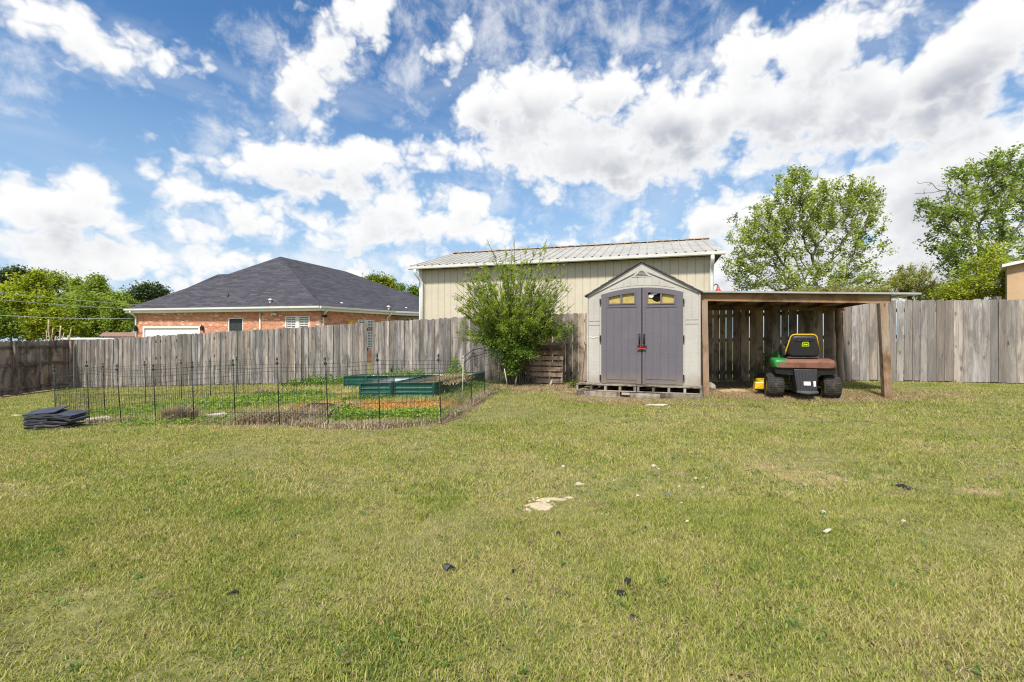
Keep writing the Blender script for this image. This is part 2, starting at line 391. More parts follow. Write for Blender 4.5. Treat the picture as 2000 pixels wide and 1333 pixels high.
def seg_d(X,Y,poly,closed=False):
    d=np.full(X.shape,1e9); n=len(poly)
    for i in range(n if closed else n-1):
        ax,ay=poly[i]; bx,by=poly[(i+1)%n]; vx,vy=bx-ax,by-ay; L=vx*vx+vy*vy
        tt=np.clip(((X-ax)*vx+(Y-ay)*vy)/L,0,1); d=np.minimum(d,np.hypot(X-ax-tt*vx,Y-ay-tt*vy))
    return d
FENCE=[(-17.0,18.3),(1.98,12.56),(8.63,10.66),(11.09,10.15),(17,9.0)]
LFENCE=[(-17.15,18.0),(-17.1,15.7),(-17.0,8.)]
def masks(X,Y):
    n1=fbm(X*1.7,Y*1.7,4)-.5; n2=fbm(X*5,Y*5,3)-.5
    soil=np.zeros(X.shape); sand=np.zeros(X.shape); straw=np.zeros(X.shape)
    def add(a,f,k=1.): np.maximum(a,np.clip((f+n1*.9+n2*.5)*3.2*k,0,1)*min(1,k),out=a)
    add(straw,ell(X,Y,5.3,8.9,1.75,.8,-.3)); add(soil,ell(X,Y,5.5,10.4,2.3,.9,-.28)); add(soil,ell(X,Y,2.3,10.0,1.6,1.6,-.3),.9)
    add(straw,ell(X,Y,7.2,8.5,1.0,.35,-.2),.8); add(straw,ell(X,Y,2.2,8.45,1.7,.35,-.2),.6)
    add(soil,ell(X,Y,.9,11.2,1.8,1.3,-.3)); add(soil,ell(X,Y,.2,10.2,.6,.9,0),.7); add(sand,ell(X,Y,1.3,10.1,.5,.3,0),.5)
    add(soil,ell(X,Y,-16.8,14.5,.7,3,0),.9)
    add(sand,ell(X,Y,4.5,9.6,.55,.3,0)*.9)
    p=gp(1052,990); f=ell(X,Y,p.x,p.y,.115,.115)*1.; f2=ell(X,Y,p.x+.1,p.y+.12,.09,.03)
    np.maximum(sand,np.clip((np.maximum(f,f2)+n2*1.3+(fbm(X*23,Y*23,3)-.5)*1.5)*2.6,0,1),out=sand)
    for (x,y,r) in [(1112,974,.045),(1132,948,.04),(1070,1024,.03),(960,1180,.0),(1250,915,.25),(1330,925,.2),(1560,925,.45),(1600,940,.3),(1500,915,.3),(1900,960,.3),(1720,930,.2),(10,945,.25),(950,870,.0)]:
        if r: 
            p=gp(x,y); np.maximum(sand if r<.06 else straw, np.clip((ell(X,Y,p.x,p.y,r,r*.5)+n2*1.3+n1*.3)*(3 if r<.06 else .9),0,1 if r<.06 else .55),out=sand if r<.06 else straw)
    # worn strip round the wire fence and along the board fence
    gd=seg_d(X,Y,GARDEN[:13]); np.maximum(soil,np.clip(1.25-np.abs(gd)/(.10+.12*(n1+.5))+n2,0,1)*.95,out=soil)
    ins=inpoly(X,Y,GARDEN)
    p=gp(760,800)
    cl=np.zeros(X.shape)
    for (x,y,rx,ry,k) in [(790,792,1.1,.32,1.),(700,800,1.3,.5,.9),(850,790,.5,.35,.9),(640,790,.6,.6,.55),(670,765,.3,.35,.7),(520,770,.5,.25,.4)]:
        q=gp(x,y); cl=np.maximum(cl,np.clip((ell(X,Y,q.x,q.y,rx,ry,-.15)+n1*.7+n2*.6)*2.5,0,1)*k)
    clay=cl*ins
    fd=seg_d(X,Y,FENCE); np.maximum(soil,np.clip(1.1-fd/(.12+.25*(n1+.5)),0,1)*.8,out=soil)
    return soil,sand,straw,clay,ins
def ground():
    xs=np.concatenate([[-900,-500,-300,-200,-140,-100,-80,-60,-50,-40,-34,-30,-27],np.arange(-25,-9,.25),np.arange(-9,9,.07),np.arange(9,18,.2),[19,21,24,28,34,42,55,80,120,200,350,600,900]])
    ys=np.concatenate([[-900,-300,-100,-50,-30,-15,-8,-5,-3,-1,0],np.arange(.6,3.2,.12),np.arange(3.2,13,.06),np.arange(13,20,.2),[21,23,25,28,32,38,45,55,70,100,160,260,450,900]])
    xs=np.unique(np.round(np.concatenate([xs,np.arange(-.05,.55,.012)]),4)); ys=np.unique(np.round(np.concatenate([ys,np.arange(2.85,3.75,.014)]),4))
    X,Y=np.meshgrid(xs,ys); Z=gz(X,Y); far=np.hypot(X,Y)>75
    near=(np.abs(X)<12)&(Y>.5)&(Y<14)
    Z=Z+np.where(near,(fbm(X*1.1,Y*1.1,3)-.5)*.035+(fbm(X*6,Y*6,2)-.5)*.012,0)
    Z=np.where(far,np.minimum(Z,-.05),Z)
    soil,sand,straw,clay,ins=masks(X,Y)
    Z=Z+sand*.012*(np.hypot(X,Y-3)<2)
    co=np.stack([X,Y,Z],-1).reshape(-1,3); nx,ny=len(xs),len(ys)
    i=np.arange(ny-1)[:,None]*nx+np.arange(nx-1)[None,:]
    idx=np.stack([i,i+1,i+nx+1,i+nx],-1).reshape(-1)
    me=np_mesh('lawn_ground',co,4,idx,smooth=True)
    for nm,a in (('soil',soil),('sand',sand),('straw',straw),('clay',clay)):
        at=me.attributes.new(nm,'FLOAT','POINT'); at.data.foreach_set('value',a.astype(np.float32).ravel())
    m,t,b=newmat('ground_turf',.95,.1)
    ob=t.n('ShaderNodeTexCoord').outputs['Object']
    n1=t.noise(ob,.55,5,.6); n2=t.noise(ob,14.,5,.65); n3=t.noise(ob,3.,4,.6); n4=t.noise(ob,90.,3,.6)
    base=t.ramp(t.math('ADD',t.math('MULTIPLY',n2,.55),t.math('MULTIPLY',n3,.45)),[(.34,(.08,.085,.03)),(.48,(.17,.17,.06)),(.6,(.26,.235,.10)),(.72,(.33,.28,.15))])
    base=t.mix(t.ramp(n1,[(.4,0.),(.65,.35)]),base,(.17,.15,.07))
    def am(nm,sc=14.):
        a=t.n('ShaderNodeAttribute',attribute_name=nm).outputs['Fac']
        return t.ramp(t.math('ADD',a,t.math('MULTIPLY',t.math('SUBTRACT',n2,.5),.9)),[(.3,0.),(.62,1.)])
    straw=t.ramp(n4,[(.3,(.20,.13,.06)),(.6,(.42,.32,.18))])
    soilc=t.ramp(n2,[(.3,(.13,.085,.055)),(.55,(.25,.18,.12)),(.75,(.36,.28,.20))])
    sandc=t.ramp(n4,[(.3,(.38,.30,.20)),(.6,(.56,.46,.33))])
    clayc=t.ramp(n2,[(.35,(.30,.15,.06)),(.6,(.55,.30,.11))])
    c=t.mix(am('straw'),base,straw); c=t.mix(am('soil'),c,soilc); c=t.mix(am('clay'),c,clayc); c=t.mix(am('sand'),c,sandc)
    out(t,c,b); bump(t,b,t.math('ADD',n2,t.math('MULTIPLY',n4,.4)),.6,.03)
    o=link('lawn_ground',me,m); tag(o,kind='structure'); return o
ground()

# ------------------------------------------------------------------ grass
GR=[(0,(.50,.41,.23)),(.14,(.45,.39,.17)),(.26,(.42,.405,.125)),(.45,(.35,.375,.082)),(.68,(.265,.305,.062)),(.88,(.15,.21,.04)),(1,(.10,.17,.035))]
M_GRASS=leafmat('grass_blades',GR,.30,.6)
def blades(name, X, Y, h, w, lean, tint, mat, seg=2, zoff=0., label=None, cat='grass', curl=.5, zbase=None, az0=None):
    n=len(X); Z=(zt(X,Y) if zbase is None else zbase)+zoff
    az=RS.rand(n)*2*PI if az0 is None else az0; la=RS.rand(n)*2*PI
    sx,sy=np.cos(az)*w/2,np.sin(az)*w/2
    lx,ly=np.cos(la)*lean*h,np.sin(la)*lean*h
    hz=h*np.sqrt(np.clip(1-lean**2*.7,.05,1))
    B=np.stack([X,Y,Z-.008],-1); S=np.stack([sx,sy,np.zeros(n)],-1)
    T=B+np.stack([lx,ly,hz],-1)
    if seg==1:
        co=np.stack([B-S,B+S,T],1).reshape(-1,3); idx=np.arange(3*n); ti=np.repeat(tint,3)
    else:
        Mi=B+np.stack([lx*curl*.55,ly*curl*.55,hz*.58],-1)
        co=np.stack([B-S,B+S,Mi+S*.8,Mi-S*.8,T],1).reshape(-1,3)
        k=np.arange(n)[:,None]*5; idx=(k+np.array([[0,1,2,0,2,3,3,2,4]])).reshape(-1); ti=np.repeat(tint,5)
    me=np_mesh(name,co,3,idx,ti); o=link(name,me,mat); tag(o,label,cat,kind='stuff'); return o
def wedge(n,y0,y1,mg=1.3,xmax=17,xmin=-17.):
    Y=np.sqrt(RS.rand(int(n*1.0))*(y1**2-y0**2)+y0**2); X=(RS.rand(len(Y))*2-1)*(Y*1.1+mg)
    k=(X<xmax)&(X>xmin); return X[k],Y[k]
def tone(X,Y,base=.42):
    p=fbm(X*.45+3,Y*.45,3); q=fbm(X*2.3,Y*2.3+9,3); r=RS.rand(len(X))
    t=base+(p-.5)*.55+(q-.5)*.6+(r-.5)*.6
    dry=RS.rand(len(X))<np.clip(.12+(.5-q)*.8+(.5-p)*.55,.04,.5)
    return np.clip(np.where(dry,RS.rand(len(X))*.22,t),0,1)
def lawn(n,y0,y1,h,w,seg,clump,nm):
    nc=n//clump; X,Y=wedge(nc,y0,y1)
    ph=(RS.rand(len(X))**.6)
    ct=tone(X,Y)
    X=np.repeat(X,clump)+RS.randn(len(X)*clump)*.020*(1 if seg==2 else 2.2); Y=np.repeat(Y,clump)+RS.randn(len(Y)*clump)*.020*(1 if seg==2 else 2.2)
    ct=np.repeat(ct,clump); ph=np.repeat(ph,clump)
    soil,sand,straw,clay,ins=masks(X,Y)
    bare=np.clip(np.maximum.reduce([soil*.9,sand*.97,straw*.62,clay*.9]),0,1)
    left=FX(Y)
    keep=(RS.rand(len(X))>bare)&(Y<fy(X)-.05)&(X>left+.05)
    keep&=~(ins&(RS.rand(len(X))<.55))
    X,Y,ct,ph,ins=X[keep],Y[keep],ct[keep],ph[keep],ins[keep]
    n=len(X); 
    hh=h*(.45+.9*RS.rand(n))*(.55+.6*ph)*(1+.9*ins)
    t=np.clip(ct+RS.randn(n)*.17,0,1)
    return X,Y,hh,w*(.6+.8*RS.rand(n)),.25+.65*RS.rand(n),t
def fy(X): return np.interp(X,[p[0] for p in FENCE],[p[1] for p in FENCE])
def FX(Y): return np.where(Y>8,-17.05,-19.)
parts=[]
for a in [(int(520000*GD),1.25,3.3,.029,.0040,2,9,'a'),(int(360000*GD),3.2,6.2,.034,.0060,2,6,'b')]:
    parts.append(lawn(*a))
X,Y,h,w,l,tt=[np.concatenate(k) for k in zip(*parts)]
blades('short_grass',X,Y,h,w,l,tt,M_GRASS,2,label='short clumpy green lawn grass nearest the viewer')
parts=[lawn(int(230000*GD),6.1,10.5,.042,.012,1,7,'c'),lawn(int(170000*GD),10.3,18.4,.05,.02,1,5,'d')]
X,Y,h,w,l,tt=[np.concatenate(k) for k in zip(*parts)]
blades('short_grass',X,Y,h,w,l,tt,M_GRASS,1,label='short lawn grass running back to the board fence')
# straw litter under the lean-to, round the shed deck and in the worn patches
def litter(name,n,cx,cy,rx,ry,rot,ln,wd,lab,mat,zo=.006):
    a=RS.rand(n)*2*PI; r=np.sqrt(RS.rand(n))*(1+.25*RS.randn(n)*.5); c,s=math.cos(rot),math.sin(rot)
    u=np.cos(a)*r*rx; v=np.sin(a)*r*ry; X=cx+u*c-v*s; Y=cy+u*s+v*c
    k=Y<fy(X)-.03; X,Y=X[k],Y[k]; n=len(X)
    return blades(name,X,Y,ln*(.5+RS.rand(n)),wd*(.6+.8*RS.rand(n)),.88+.12*RS.rand(n),RS.rand(n),mat,1,zo,lab,'litter')
M_STRAW=leafmat('dry_straw',[(0,(.12,.075,.04)),(.35,(.27,.19,.10)),(.7,(.45,.35,.20)),(1,(.60,.50,.32))],.1,.8)
litter('straw_litter',26000,5.3,8.95,1.9,.85,-.3,.07,.006,'tan straw and clippings strewn under the lean-to',M_STRAW)
litter('leaf_litter',9000,1.2,10.9,1.9,1.4,-.3,.05,.009,'brown leaf litter between the shrub and the shed',M_STRAW)
litter('straw_litter',6000,2.4,8.35,1.8,.3,-.3,.06,.006,'thin dry clippings in front of the shed deck',M_STRAW)
litter('straw_litter',5000,7.3,8.6,1.2,.5,-.2,.06,.006,'dry clippings beyond the right post of the lean-to',M_STRAW)

# broadleaf weeds and thatch in the lawn
def lawn_bits(name,lab,n,k,sg,sz,h,tb,mat,ymax=7.5,cat='weeds'):
    X,Y=wedge(n,1.35,ymax,.3); X=np.repeat(X,k)+RS.randn(len(X)*k)*sg; Y=np.repeat(Y,k)+RS.randn(len(Y)*k)*sg; ok=~inpoly(X,Y,GARDEN); X,Y=X[ok],Y[ok]
    Z=zt(X,Y)+RS.rand(len(X))*h; co,idx,ti=leafcloud(np.stack([X,Y,Z],-1),sz*(.5+RS.rand(len(X))),np.clip(tb+RS.randn(len(X))*.15,0,1),1.2,.45)
    tag(link(name,np_mesh(name,co,4,idx,ti),mat),lab,cat,kind='stuff')
def leafcloud(C,size,tint,flat=.4,asp=.55,fold=True):
    n=len(C); u=RS.randn(n,3); u[:,2]*=.6; u/=np.linalg.norm(u,axis=1)[:,None]
    w=RS.randn(n,3); w[:,2]+=flat*3; w/=np.linalg.norm(w,axis=1)[:,None]
    v=np.cross(w,u); v/=np.maximum(np.linalg.norm(v,axis=1),1e-6)[:,None]
    s=size[:,None] if hasattr(size,'shape') else size
    u=u*s*.5; v=v*s*.5*asp
    co=np.stack([C-u,C+v-u*.1,C+u,C-v-u*.1],1).reshape(-1,3)
    return co,np.arange(4*n),np.repeat(tint,4)
M_BROAD=leafmat('broad_leaves',[(0,(.05,.11,.025)),(.5,(.11,.21,.045)),(1,(.22,.32,.09))],.3,.5)
lawn_bits('lawn_weeds','small broadleaf weeds dotted through the near lawn',420,16,.022,.020,.030,.45,M_BROAD)
lawn_bits('thatch','brown dead thatch flecks in the near lawn',1500,18,.030,.016,.022,.35,leafmat('thatch_brown',[(0,(.10,.065,.04)),(.5,(.22,.15,.09)),(1,(.38,.29,.18))],.1,.9),9.,'thatch')
# ------------------------------------------------------------------ board fences
M_WGREY=wood('weathered_board',(.105,.095,.088),(.28,.255,.235),(.49,.455,.425),mold=.16,moldc=(.10,.095,.09),molduv=True)
M_WRIGHT=wood('silvered_board',(.13,.115,.10),(.31,.28,.255),(.49,.45,.415),mold=.12,moldc=(.15,.14,.135),dirtlow=.1,molduv=True)
M_WDARK=wood('stained_board',(.15,.12,.09),(.34,.28,.225),(.48,.41,.34),mold=.16,moldc=(.03,.032,.022),dirtlow=.2)
M_WBROWN=wood('brown_board',(.155,.12,.10),(.31,.25,.21),(.43,.36,.315),mold=.15,moldc=(.05,.04,.035),dirtlow=.2)
M_RAIL=wood('fence_rail',(.12,.10,.085),(.24,.20,.175),(.36,.31,.27),mold=.1)
def walk(path,s):
    for i in range(len(path)-1):
        a=Vector(path[i]); b=Vector(path[i+1]); L=(b-a).length
        if s<=L or i==len(path)-2: d=(b-a)/L; return a+d*s, d
        s-=L
def plen(path): return sum((Vector(path[i+1])-Vector(path[i])).length for i in range(len(path)-1))
def board_fence(name,label,path,bw,gap,mat,H=1.83,style='flat',rails_front=False,posts=2.4,group=None,jit=.012,gaps=(),top=0.,railmat=None,lift=.02,dark=0):
    p0=path[0]; th=thing(name,label,'fence',(p0[0],p0[1],g1(*p0)),group)
    L=plen(path); s=0; m=MB(); k=0
    skip=[g for g in gaps]
    while s<L-.02:
        w=bw*random.uniform(.86,1.12) if style!='over' else bw*random.uniform(.75,1.25)
        w=min(w,L-s)
        if any(abs(s+w/2-g)<.07 for g in skip): s+=w; continue
        c,d=walk(path,s+w/2); nrm=Vector((d.y,-d.x))       # towards the viewer
        zb=g1(c.x,c.y)+lift+random.uniform(-.015,.02); zt_=g1(c.x,c.y)+H+random.gauss(0,jit)+top
        off=(.020 if (k%2 and style=='over') else 0)+random.uniform(-.002,.002)
        tw=random.gauss(0,.008); ww=w-gap*random.uniform(.5,1.5)+(.03 if style=='over' and k%2==0 else 0)
        lean=random.gauss(0,.006)+(.07 if any(0<s-g<.35 for g in skip) and s-min(skip,key=lambda q:abs(q-s))<.3 else 0)
        a=c-d*ww/2; b_=c+d*ww/2; y0=off; y1=off+.017
        if rails_front: y0-=.02; y1-=.02
        cc=ww*.16; t=random.random()
        def V(u,y,z,q): # u along, y towards viewer
            p=a+d*(u+lean*q)+nrm*(y+tw*(u/ww-.5)*1.5); return (p.x,p.y,z)
        ring=lambda y:[V(0,y,zb,0),V(ww,y,zb,0),V(ww,y,zt_-.035,1),V(ww-cc,y,zt_,1),V(cc,y,zt_,1),V(0,y,zt_-.035,1)]
        of=random.random()*50; uvf=[(of,zb),(of+ww,zb),(of+ww,zt_-.035),(of+ww-cc,zt_),(of+cc,zt_),(of,zt_-.035)]
        f=ring(y1); r=ring(y0)
        m.poly(f,t,uvf); m.poly(r[::-1],t,uvf[::-1])
        for i in range(6):
            j=(i+1)%6; m.poly([f[j],f[i],r[i],r[j]],t,[(of,f[j][2]),(of,f[i][2]),(of+.02,r[i][2]),(of+.02,r[j][2])])
        s+=w; k+=1
    m.build('fence_boards',mat,th)
    sgn=1 if rails_front else -1
    for hz in ((.22,1.02,1.62) if not rails_front else (.12,1.0,1.58)):
        r=MB(); n=max(1,int(L/2.4)); 
        for i in range(n):
            a,d=walk(path,L*i/n+.0); b,_=walk(path,L*(i+1)/n-.001); nn=Vector((d.y,-d.x))*(.022*sgn+(.0 if rails_front else -.0))
            za=g1(a.x,a.y)+hz; zb=g1(b.x,b.y)+hz
            r.beam((a.x+nn.x*1.15,a.y+nn.y*1.15,za),(b.x+nn.x*1.15,b.y+nn.y*1.15,zb),.037,.085,random.random())
        r.build('rail',railmat or M_RAIL,th)
    n=int(L/posts)+1
    for i in range(n+1):
        a,d=walk(path,min(L-.05,max(.05,i*L/n))); nn=Vector((d.y,-d.x))*(.095*sgn)
        z=g1(a.x,a.y); r=MB(); r.beam((a.x+nn.x,a.y+nn.y,z-.05),(a.x+nn.x,a.y+nn.y,z+H+(.0 if not rails_front else -.05)),.09,.09,random.random()); r.build('fence_post',railmat or M_RAIL,th)
    return th
def fpt(x):  # point on the fence line seen at photo column x
    k=(x-1000)/F
    for i in range(len(FENCE)-1):
        (x1,y1),(x2,y2)=FENCE[i],FENCE[i+1]
        tt=(k*y1-x1)/((x2-x1)-k*(y2-y1))
        if -1e-6<=tt<=1+1e-6: return (x1+(x2-x1)*tt,y1+(y2-y1)*tt)
pA=FENCE[0]; pB=fpt(962); pC=fpt(1645)
pathA=[pA,pB]; LA=plen(pathA); sg=(Vector(fpt(721))-Vector(pA)).length
board_fence('board_fence','long weathered grey board fence behind the vegetable garden with one narrow gap',pathA,.125,.005,M_WGREY,style='over',gaps=[sg],jit=.012)
board_fence('board_fence','dark mould-stained board fence with light showing between boards behind the shed and mower',[pB,FENCE[1],FENCE[2][:2] if False else (pC[0],pC[1])],.172,.010,M_WDARK,jit=.006)
board_fence('board_fence','pale silvery board fence right of the lean-to',[pC,FENCE[2],FENCE[3],FENCE[4]],.172,.010,M_WRIGHT,jit=.006,dark=1)
board_fence('board_fence','dark brown board fence at the left edge with its rails facing the yard',[(-17.03,18.15),(-17.1,15.7),(-17.0,8.)],.15,.004,M_WBROWN,rails_front=False,top=.03,jit=.006)
# its rails face the yard
# post tip standing above the right fence
q=fpt(1953); m=MB(); m.beam((q[0]+.03,q[1]+.09,g1(*q)),(q[0]+.03,q[1]+.09,g1(*q)+1.90),.10,.09,.4); tag(m.build('fence_post',M_RAIL),'grey post end poking above the pale right-hand fence','post')
# ------------------------------------------------------------------ buildings beyond the fence
M_CREAM=plain('cream_metal',(.55,.50,.39),.05,.5,.35,1.5)
M_WHITE=plain('white_trim',(.72,.71,.68),.04,.45,.4,3)
M_GUTTER=plain('gutter_enamel',(.70,.70,.66),.05,.4,.4,2)
def roofmetal():
    m,t,b=newmat('metal_roof',.5,.4); ob=t.n('ShaderNodeTexCoord').outputs['Object']
    c=t.ramp(t.noise(ob,1.6,5,.6),[(.35,(.37,.355,.31)),(.6,(.46,.445,.40))])
    c=t.mix(t.ramp(t.noise(t.map(ob,(1.2,.5,1)),2.,6,.7),[(.55,0.),(.75,.35)]),c,(.42,.30,.19)); out(t,c,b); b.inputs['Metallic'].default_value=.15; return m
M_ROOFM=roofmetal()
M_RUST=plain('rusty_ridge',(.47,.37,.29),.3,.8,.2,5)
M_SOFFIT=plain('soffit',(.28,.22,.14),.15,.8,.1,3)
M_BLACK=plain('black_plastic',(.018,.018,.02),.2,.5,.4,10)
# --- long cream building
H=2.9; A=Vector((-4.0,18.4)); B=Vector((6.84,15.16)); d=(B-A).normalized(); n=Vector((-d.y,d.x)); L=(B-A).length; ez=CH+H; Wd=4.2; rz=CH+4.15
yaw=math.atan2(d.y,d.x)
gbz=-.2
bt=thing('metal_building','long cream metal building with ribbed walls and pale metal roof behind the shrub','building',(A.x,A.y,gbz))
M0=yawM(A.x,A.y,0,yaw)
ov=.30; w0=.30; w1=L-.33
m=MB(); m.M=M0
# front wall: ribbed profile
x=w0; zt_=ez-.10
pts=[]
while x<w1-.02:
    x2=min(x+.268,w1); pts+=[(x,ov),(x2-.034,ov),(x2-.026,ov+.017),(x2-.012,ov+.017),(x2-.004,ov)]; x=x2
for i in range(len(pts)-1):
    a,b=pts[i],pts[i+1]; 
    if b[0]>a[0]+1e-4: m.poly([(a[0],a[1],gbz),(b[0],b[1],gbz),(b[0],b[1],zt_),(a[0],a[1],zt_)],.5)
D=2*Wd
m.build('wall',M_CREAM,bt)
m=MB(); m.M=M0
for xx in (w0,w1): m.poly([(xx,ov,gbz),(xx,D-ov,gbz),(xx,D-ov,zt_),(xx,Wd,rz-.25),(xx,ov,zt_)],.5)
m.poly([(w0,D-ov,gbz),(w1,D-ov,gbz),(w1,D-ov,zt_),(w0,D-ov,zt_)],.5)
m.build('wall',M_CREAM,bt)
# thin groove shadows between wall panels come from the ribs; corner trims
for xx in (w0,w1):
    m=MB(); m.M=M0; m.box(xx-.03,xx+.1 if xx==w0 else xx+.03,ov-.03,ov+.10,gbz,zt_,.5); m.build('corner_trim',M_WHITE,bt)
m=MB(); m.M=M0
N=int(L/.3); 
for s_,(ya,yb,za,zb) in ((0,(0,Wd,ez,rz)),(1,(D,Wd,ez,rz))):
    for i in range(N):
        xa=i*L/N; xb=(i+1)*L/N; r=.035; g=.05
        prof=[(xa,0),(xa+g*.3,.03),(xa+g*.8,.03),(xa+g,0),(xb,0)]
        for k in range(4):
            (p,hp),(q,hq)=prof[k],prof[k+1]
            f=[(p,ya,za+hp),(q,ya,za+hq),(q,yb,zb+hq),(p,yb,zb+hp)]
            m.poly(f if s_==0 else f[::-1],.5)
m.poly([(0,0,ez-.02),(0,Wd,rz-.02),(0,D,ez-.02)],.5); m.poly([(L,0,ez-.02),(L,D,ez-.02),(L,Wd,rz-.02)],.5)
rf=m.build('roof',M_ROOFM,bt)
m=MB(); m.M=M0; m.poly([(0,0.02,ez-.06),(0,ov+.02,ez-.06),(L,ov+.02,ez-.06),(L,.02,ez-.06)],.5); m.box(0,.04,.02,Wd,ez-.08,ez-.06); m.build('soffit',M_SOFFIT,bt)
m=MB(); m.M=M0
for i in range(6): m.beam((L*i/6+.01,Wd,rz+.035),(L*(i+1)/6-.01,Wd,rz+.035),.26,.035,.5)
m.build('ridge_cap',M_RUST,bt)
m=MB(); m.M=M0   # screws heads / closure dots along the eave
for i in range(N): m.box(i*L/N+.02,i*L/N+.075,-.012,.03,ez+.0,ez+.045)
m.box(.0,L,-.006,.0,ez-.004,ez+.004); rc=m.build('closure_strip',M_BLACK,bt)
m=MB(); m.M=M0; m.prism([(-.02,-.01,ez-.01),(-.02,-.12,ez-.01),(-.02,-.11,ez-.10),(-.02,-.04,ez-.12),(-.02,-.01,ez-.12)],(L+.04,0,0)); m.build('gutter',M_GUTTER,bt)
for (xx,k) in ((.42,1),(L-.36,-1)):
    m=MB(); m.M=M0
    pt=[(xx-.15*(1 if k>0 else 0),-.06,ez-.12),(xx-.15*(1 if k>0 else 0),-.06,ez-.25),(xx-.08*(k>0),.10,ez-.42),(xx,ov-.08,ez-.62),(xx,ov-.08,ez-.8),(xx,ov-.08,gbz+.1)]
    m.tube(pt,.062,8); m.build('downspout',M_GUTTER,bt)
# gooseneck lamp on the far gable wall
gp0=M0@Vector((w1+.03,1.2,CH+1.8))
lx=lambda x,y,Z=15.6: P(x,y,Z)
lt=thing('barn_lamp','small red gooseneck barn lamp on the right end of the cream building','lamp',lx(1400,573))
m=MB(); pts=[lx(1391,566),lx(1393.5,558),lx(1398,554.5),lx(1402,557),lx(1402.5,561)]; m.tube(pts,.018,6); m.build('lamp_arm',M_BLACK,lt)
MR=plain('red_enamel',(.45,.02,.02),.1,.3,.5)
m=MB(); p=lx(1402.5,560); m.lathe([(.02,0),(.045,-.02),(.05,-.08),(.09,-.12),(.13,-.20),(.135,-.22),(.12,-.2)],p,(0,0,1),16); m.build('lamp_shade',MR,lt)

# --- brick house
def brickmat():
    m,t,b=newmat('brick_wall',.85,.15); uv=t.n('ShaderNodeTexCoord').outputs['UV']; ob=t.n('ShaderNodeTexCoord').outputs['Object']
    br=t.n('ShaderNodeTexBrick',i={'Vector':uv,'Color1':(.62,.25,.13,1),'Color2':(.40,.13,.07,1),'Mortar':(.52,.40,.31,1),'Scale':1.,'Mortar Size':.008,'Mortar Smooth':.1,'Bias':-.1,'Brick Width':.21,'Row Height':.075})
    sp=t.n('ShaderNodeTexBrick',i={'Vector':t.map(uv,(1,1,1),(3.1,0,0)),'Color1':(0,0,0,1),'Color2':(1,1,1,1),'Mortar':(0,0,0,1),'Scale':1.,'Mortar Size':.008,'Bias':-.45,'Brick Width':.21,'Row Height':.075}).outputs[0]
    pn=t.ramp(t.noise(ob,.9,4,.6),[(.38,.15),(.6,1.)])
    c=t.mix(t.math('MULTIPLY',t.math('MULTIPLY',t.math('GREATER_THAN',t.n('ShaderNodeSeparateColor',i={0:sp}).outputs[0],.45),pn),.75),br.outputs[0],(.80,.68,.58))
    c=t.mix(1.,c,t.ramp(t.noise(uv,3.,4,.7),[(.3,.8),(.7,1.2)]),'MULTIPLY')
    out(t,c,b); return m
M_BRICK=brickmat()
def shingle():
    m,t,b=newmat('asphalt_shingle',.95,.1); uv=t.n('ShaderNodeTexCoord').outputs['UV']
    br=t.n('ShaderNodeTexBrick',i={'Vector':uv,'Color1':(.088,.090,.100,1),'Color2':(.037,.038,.044,1),'Mortar':(.018,.018,.024,1),'Scale':1.,'Mortar Size':.012,'Bias':.0,'Brick Width':.55,'Row Height':.16})
    c=t.mix(1.,br.outputs[0],t.ramp(t.noise(t.map(uv,(1.3,7,1)),1.6,5,.7),[(.3,.5),(.7,1.6)]),'MULTIPLY')
    c=t.mix(.35,c,t.ramp(t.noise(uv,30.,2),[(.3,(.03,.03,.04)),(.7,(.13,.12,.15))])); out(t,c,b); return m
M_SHING=shingle()
HG=-.35; EV=CH+2.0
L_=P(245,603,29.2); C1=P(625,597,26.7); C2=P(770,607,31.2); C3=P(828,611,32.6)
for v in (L_,C1,C2,C3): v.z=EV
def pa(x,y,zz):  # point at photo pixel and world height zz
    Z=(zz-CH)*F/(666-y); return Vector(((x-1000)/F*Z,Z,zz))
Ap=pa(547,501,7.0); Bp=pa(675,530,7.0); E=P(605,528,33.2); G=P(757,568,38.); G2=P(790,569,38.3); 
ht=thing('brick_house','single storey red brick house with dark hipped shingle roof beyond the fence','house',(L_.x,L_.y,HG))
m=MB()
backL=Vector((-24.5,40,EV)); backR=Vector((-3,44,EV))
L2=P(425,536,34.); L3=P(448,535,34.5)
for f in ([L_,C1,Ap],[C1,C2,E],[C1,E,Ap],[Ap,E,Bp],[E,C2,G],[E,G,Bp],[C2,C3,G2,G],[Ap,Bp,backL],[L_,Ap,backL],[Bp,G,backR],[G,G2,backR],[G2,C3,backR],[Bp,backR,backL],
          [P(330,578,31),L3+Vector((0,0,0)),L2],[L2,L3,backL]): m.poly(f,.5)
rf=m.build('roof',M_SHING,ht)
def vent(x,y,Z,kind):
    p=P(x,y,Z); m=MB()
    if kind=='pipe': m.tube([p-Vector((0,0,.1)),p+Vector((0,0,.42))],.045,8); m.build('vent_pipe',M_BLACK,ht)
    else: m.tube([p-Vector((0,0,.1)),p+Vector((0,0,.12))],.06,8); m.lathe([(.05,.10),(.12,.10),(.12,.16),(.05,.2)],p,(0,0,1),10); m.build('roof_vent',M_WHITE,ht)
vent(445,585,28.9,'pipe'); vent(528,590,27.7,'cap'); vent(667,597,28.7,'cap'); vent(759,603,31.,'cap'); vent(793,606,32.8,'cap')
ins=Vector((0,0,0))
def inset(p,q,k=.35):  # wall line set back under the eave
    d=(q-p).normalized(); n=Vector((-d.y,d.x,0)); return n*k
i1=inset(L_,C1); dF=(C1-L_).normalized(); dR=(C2-C1).normalized(); i2=inset(C1,C2)
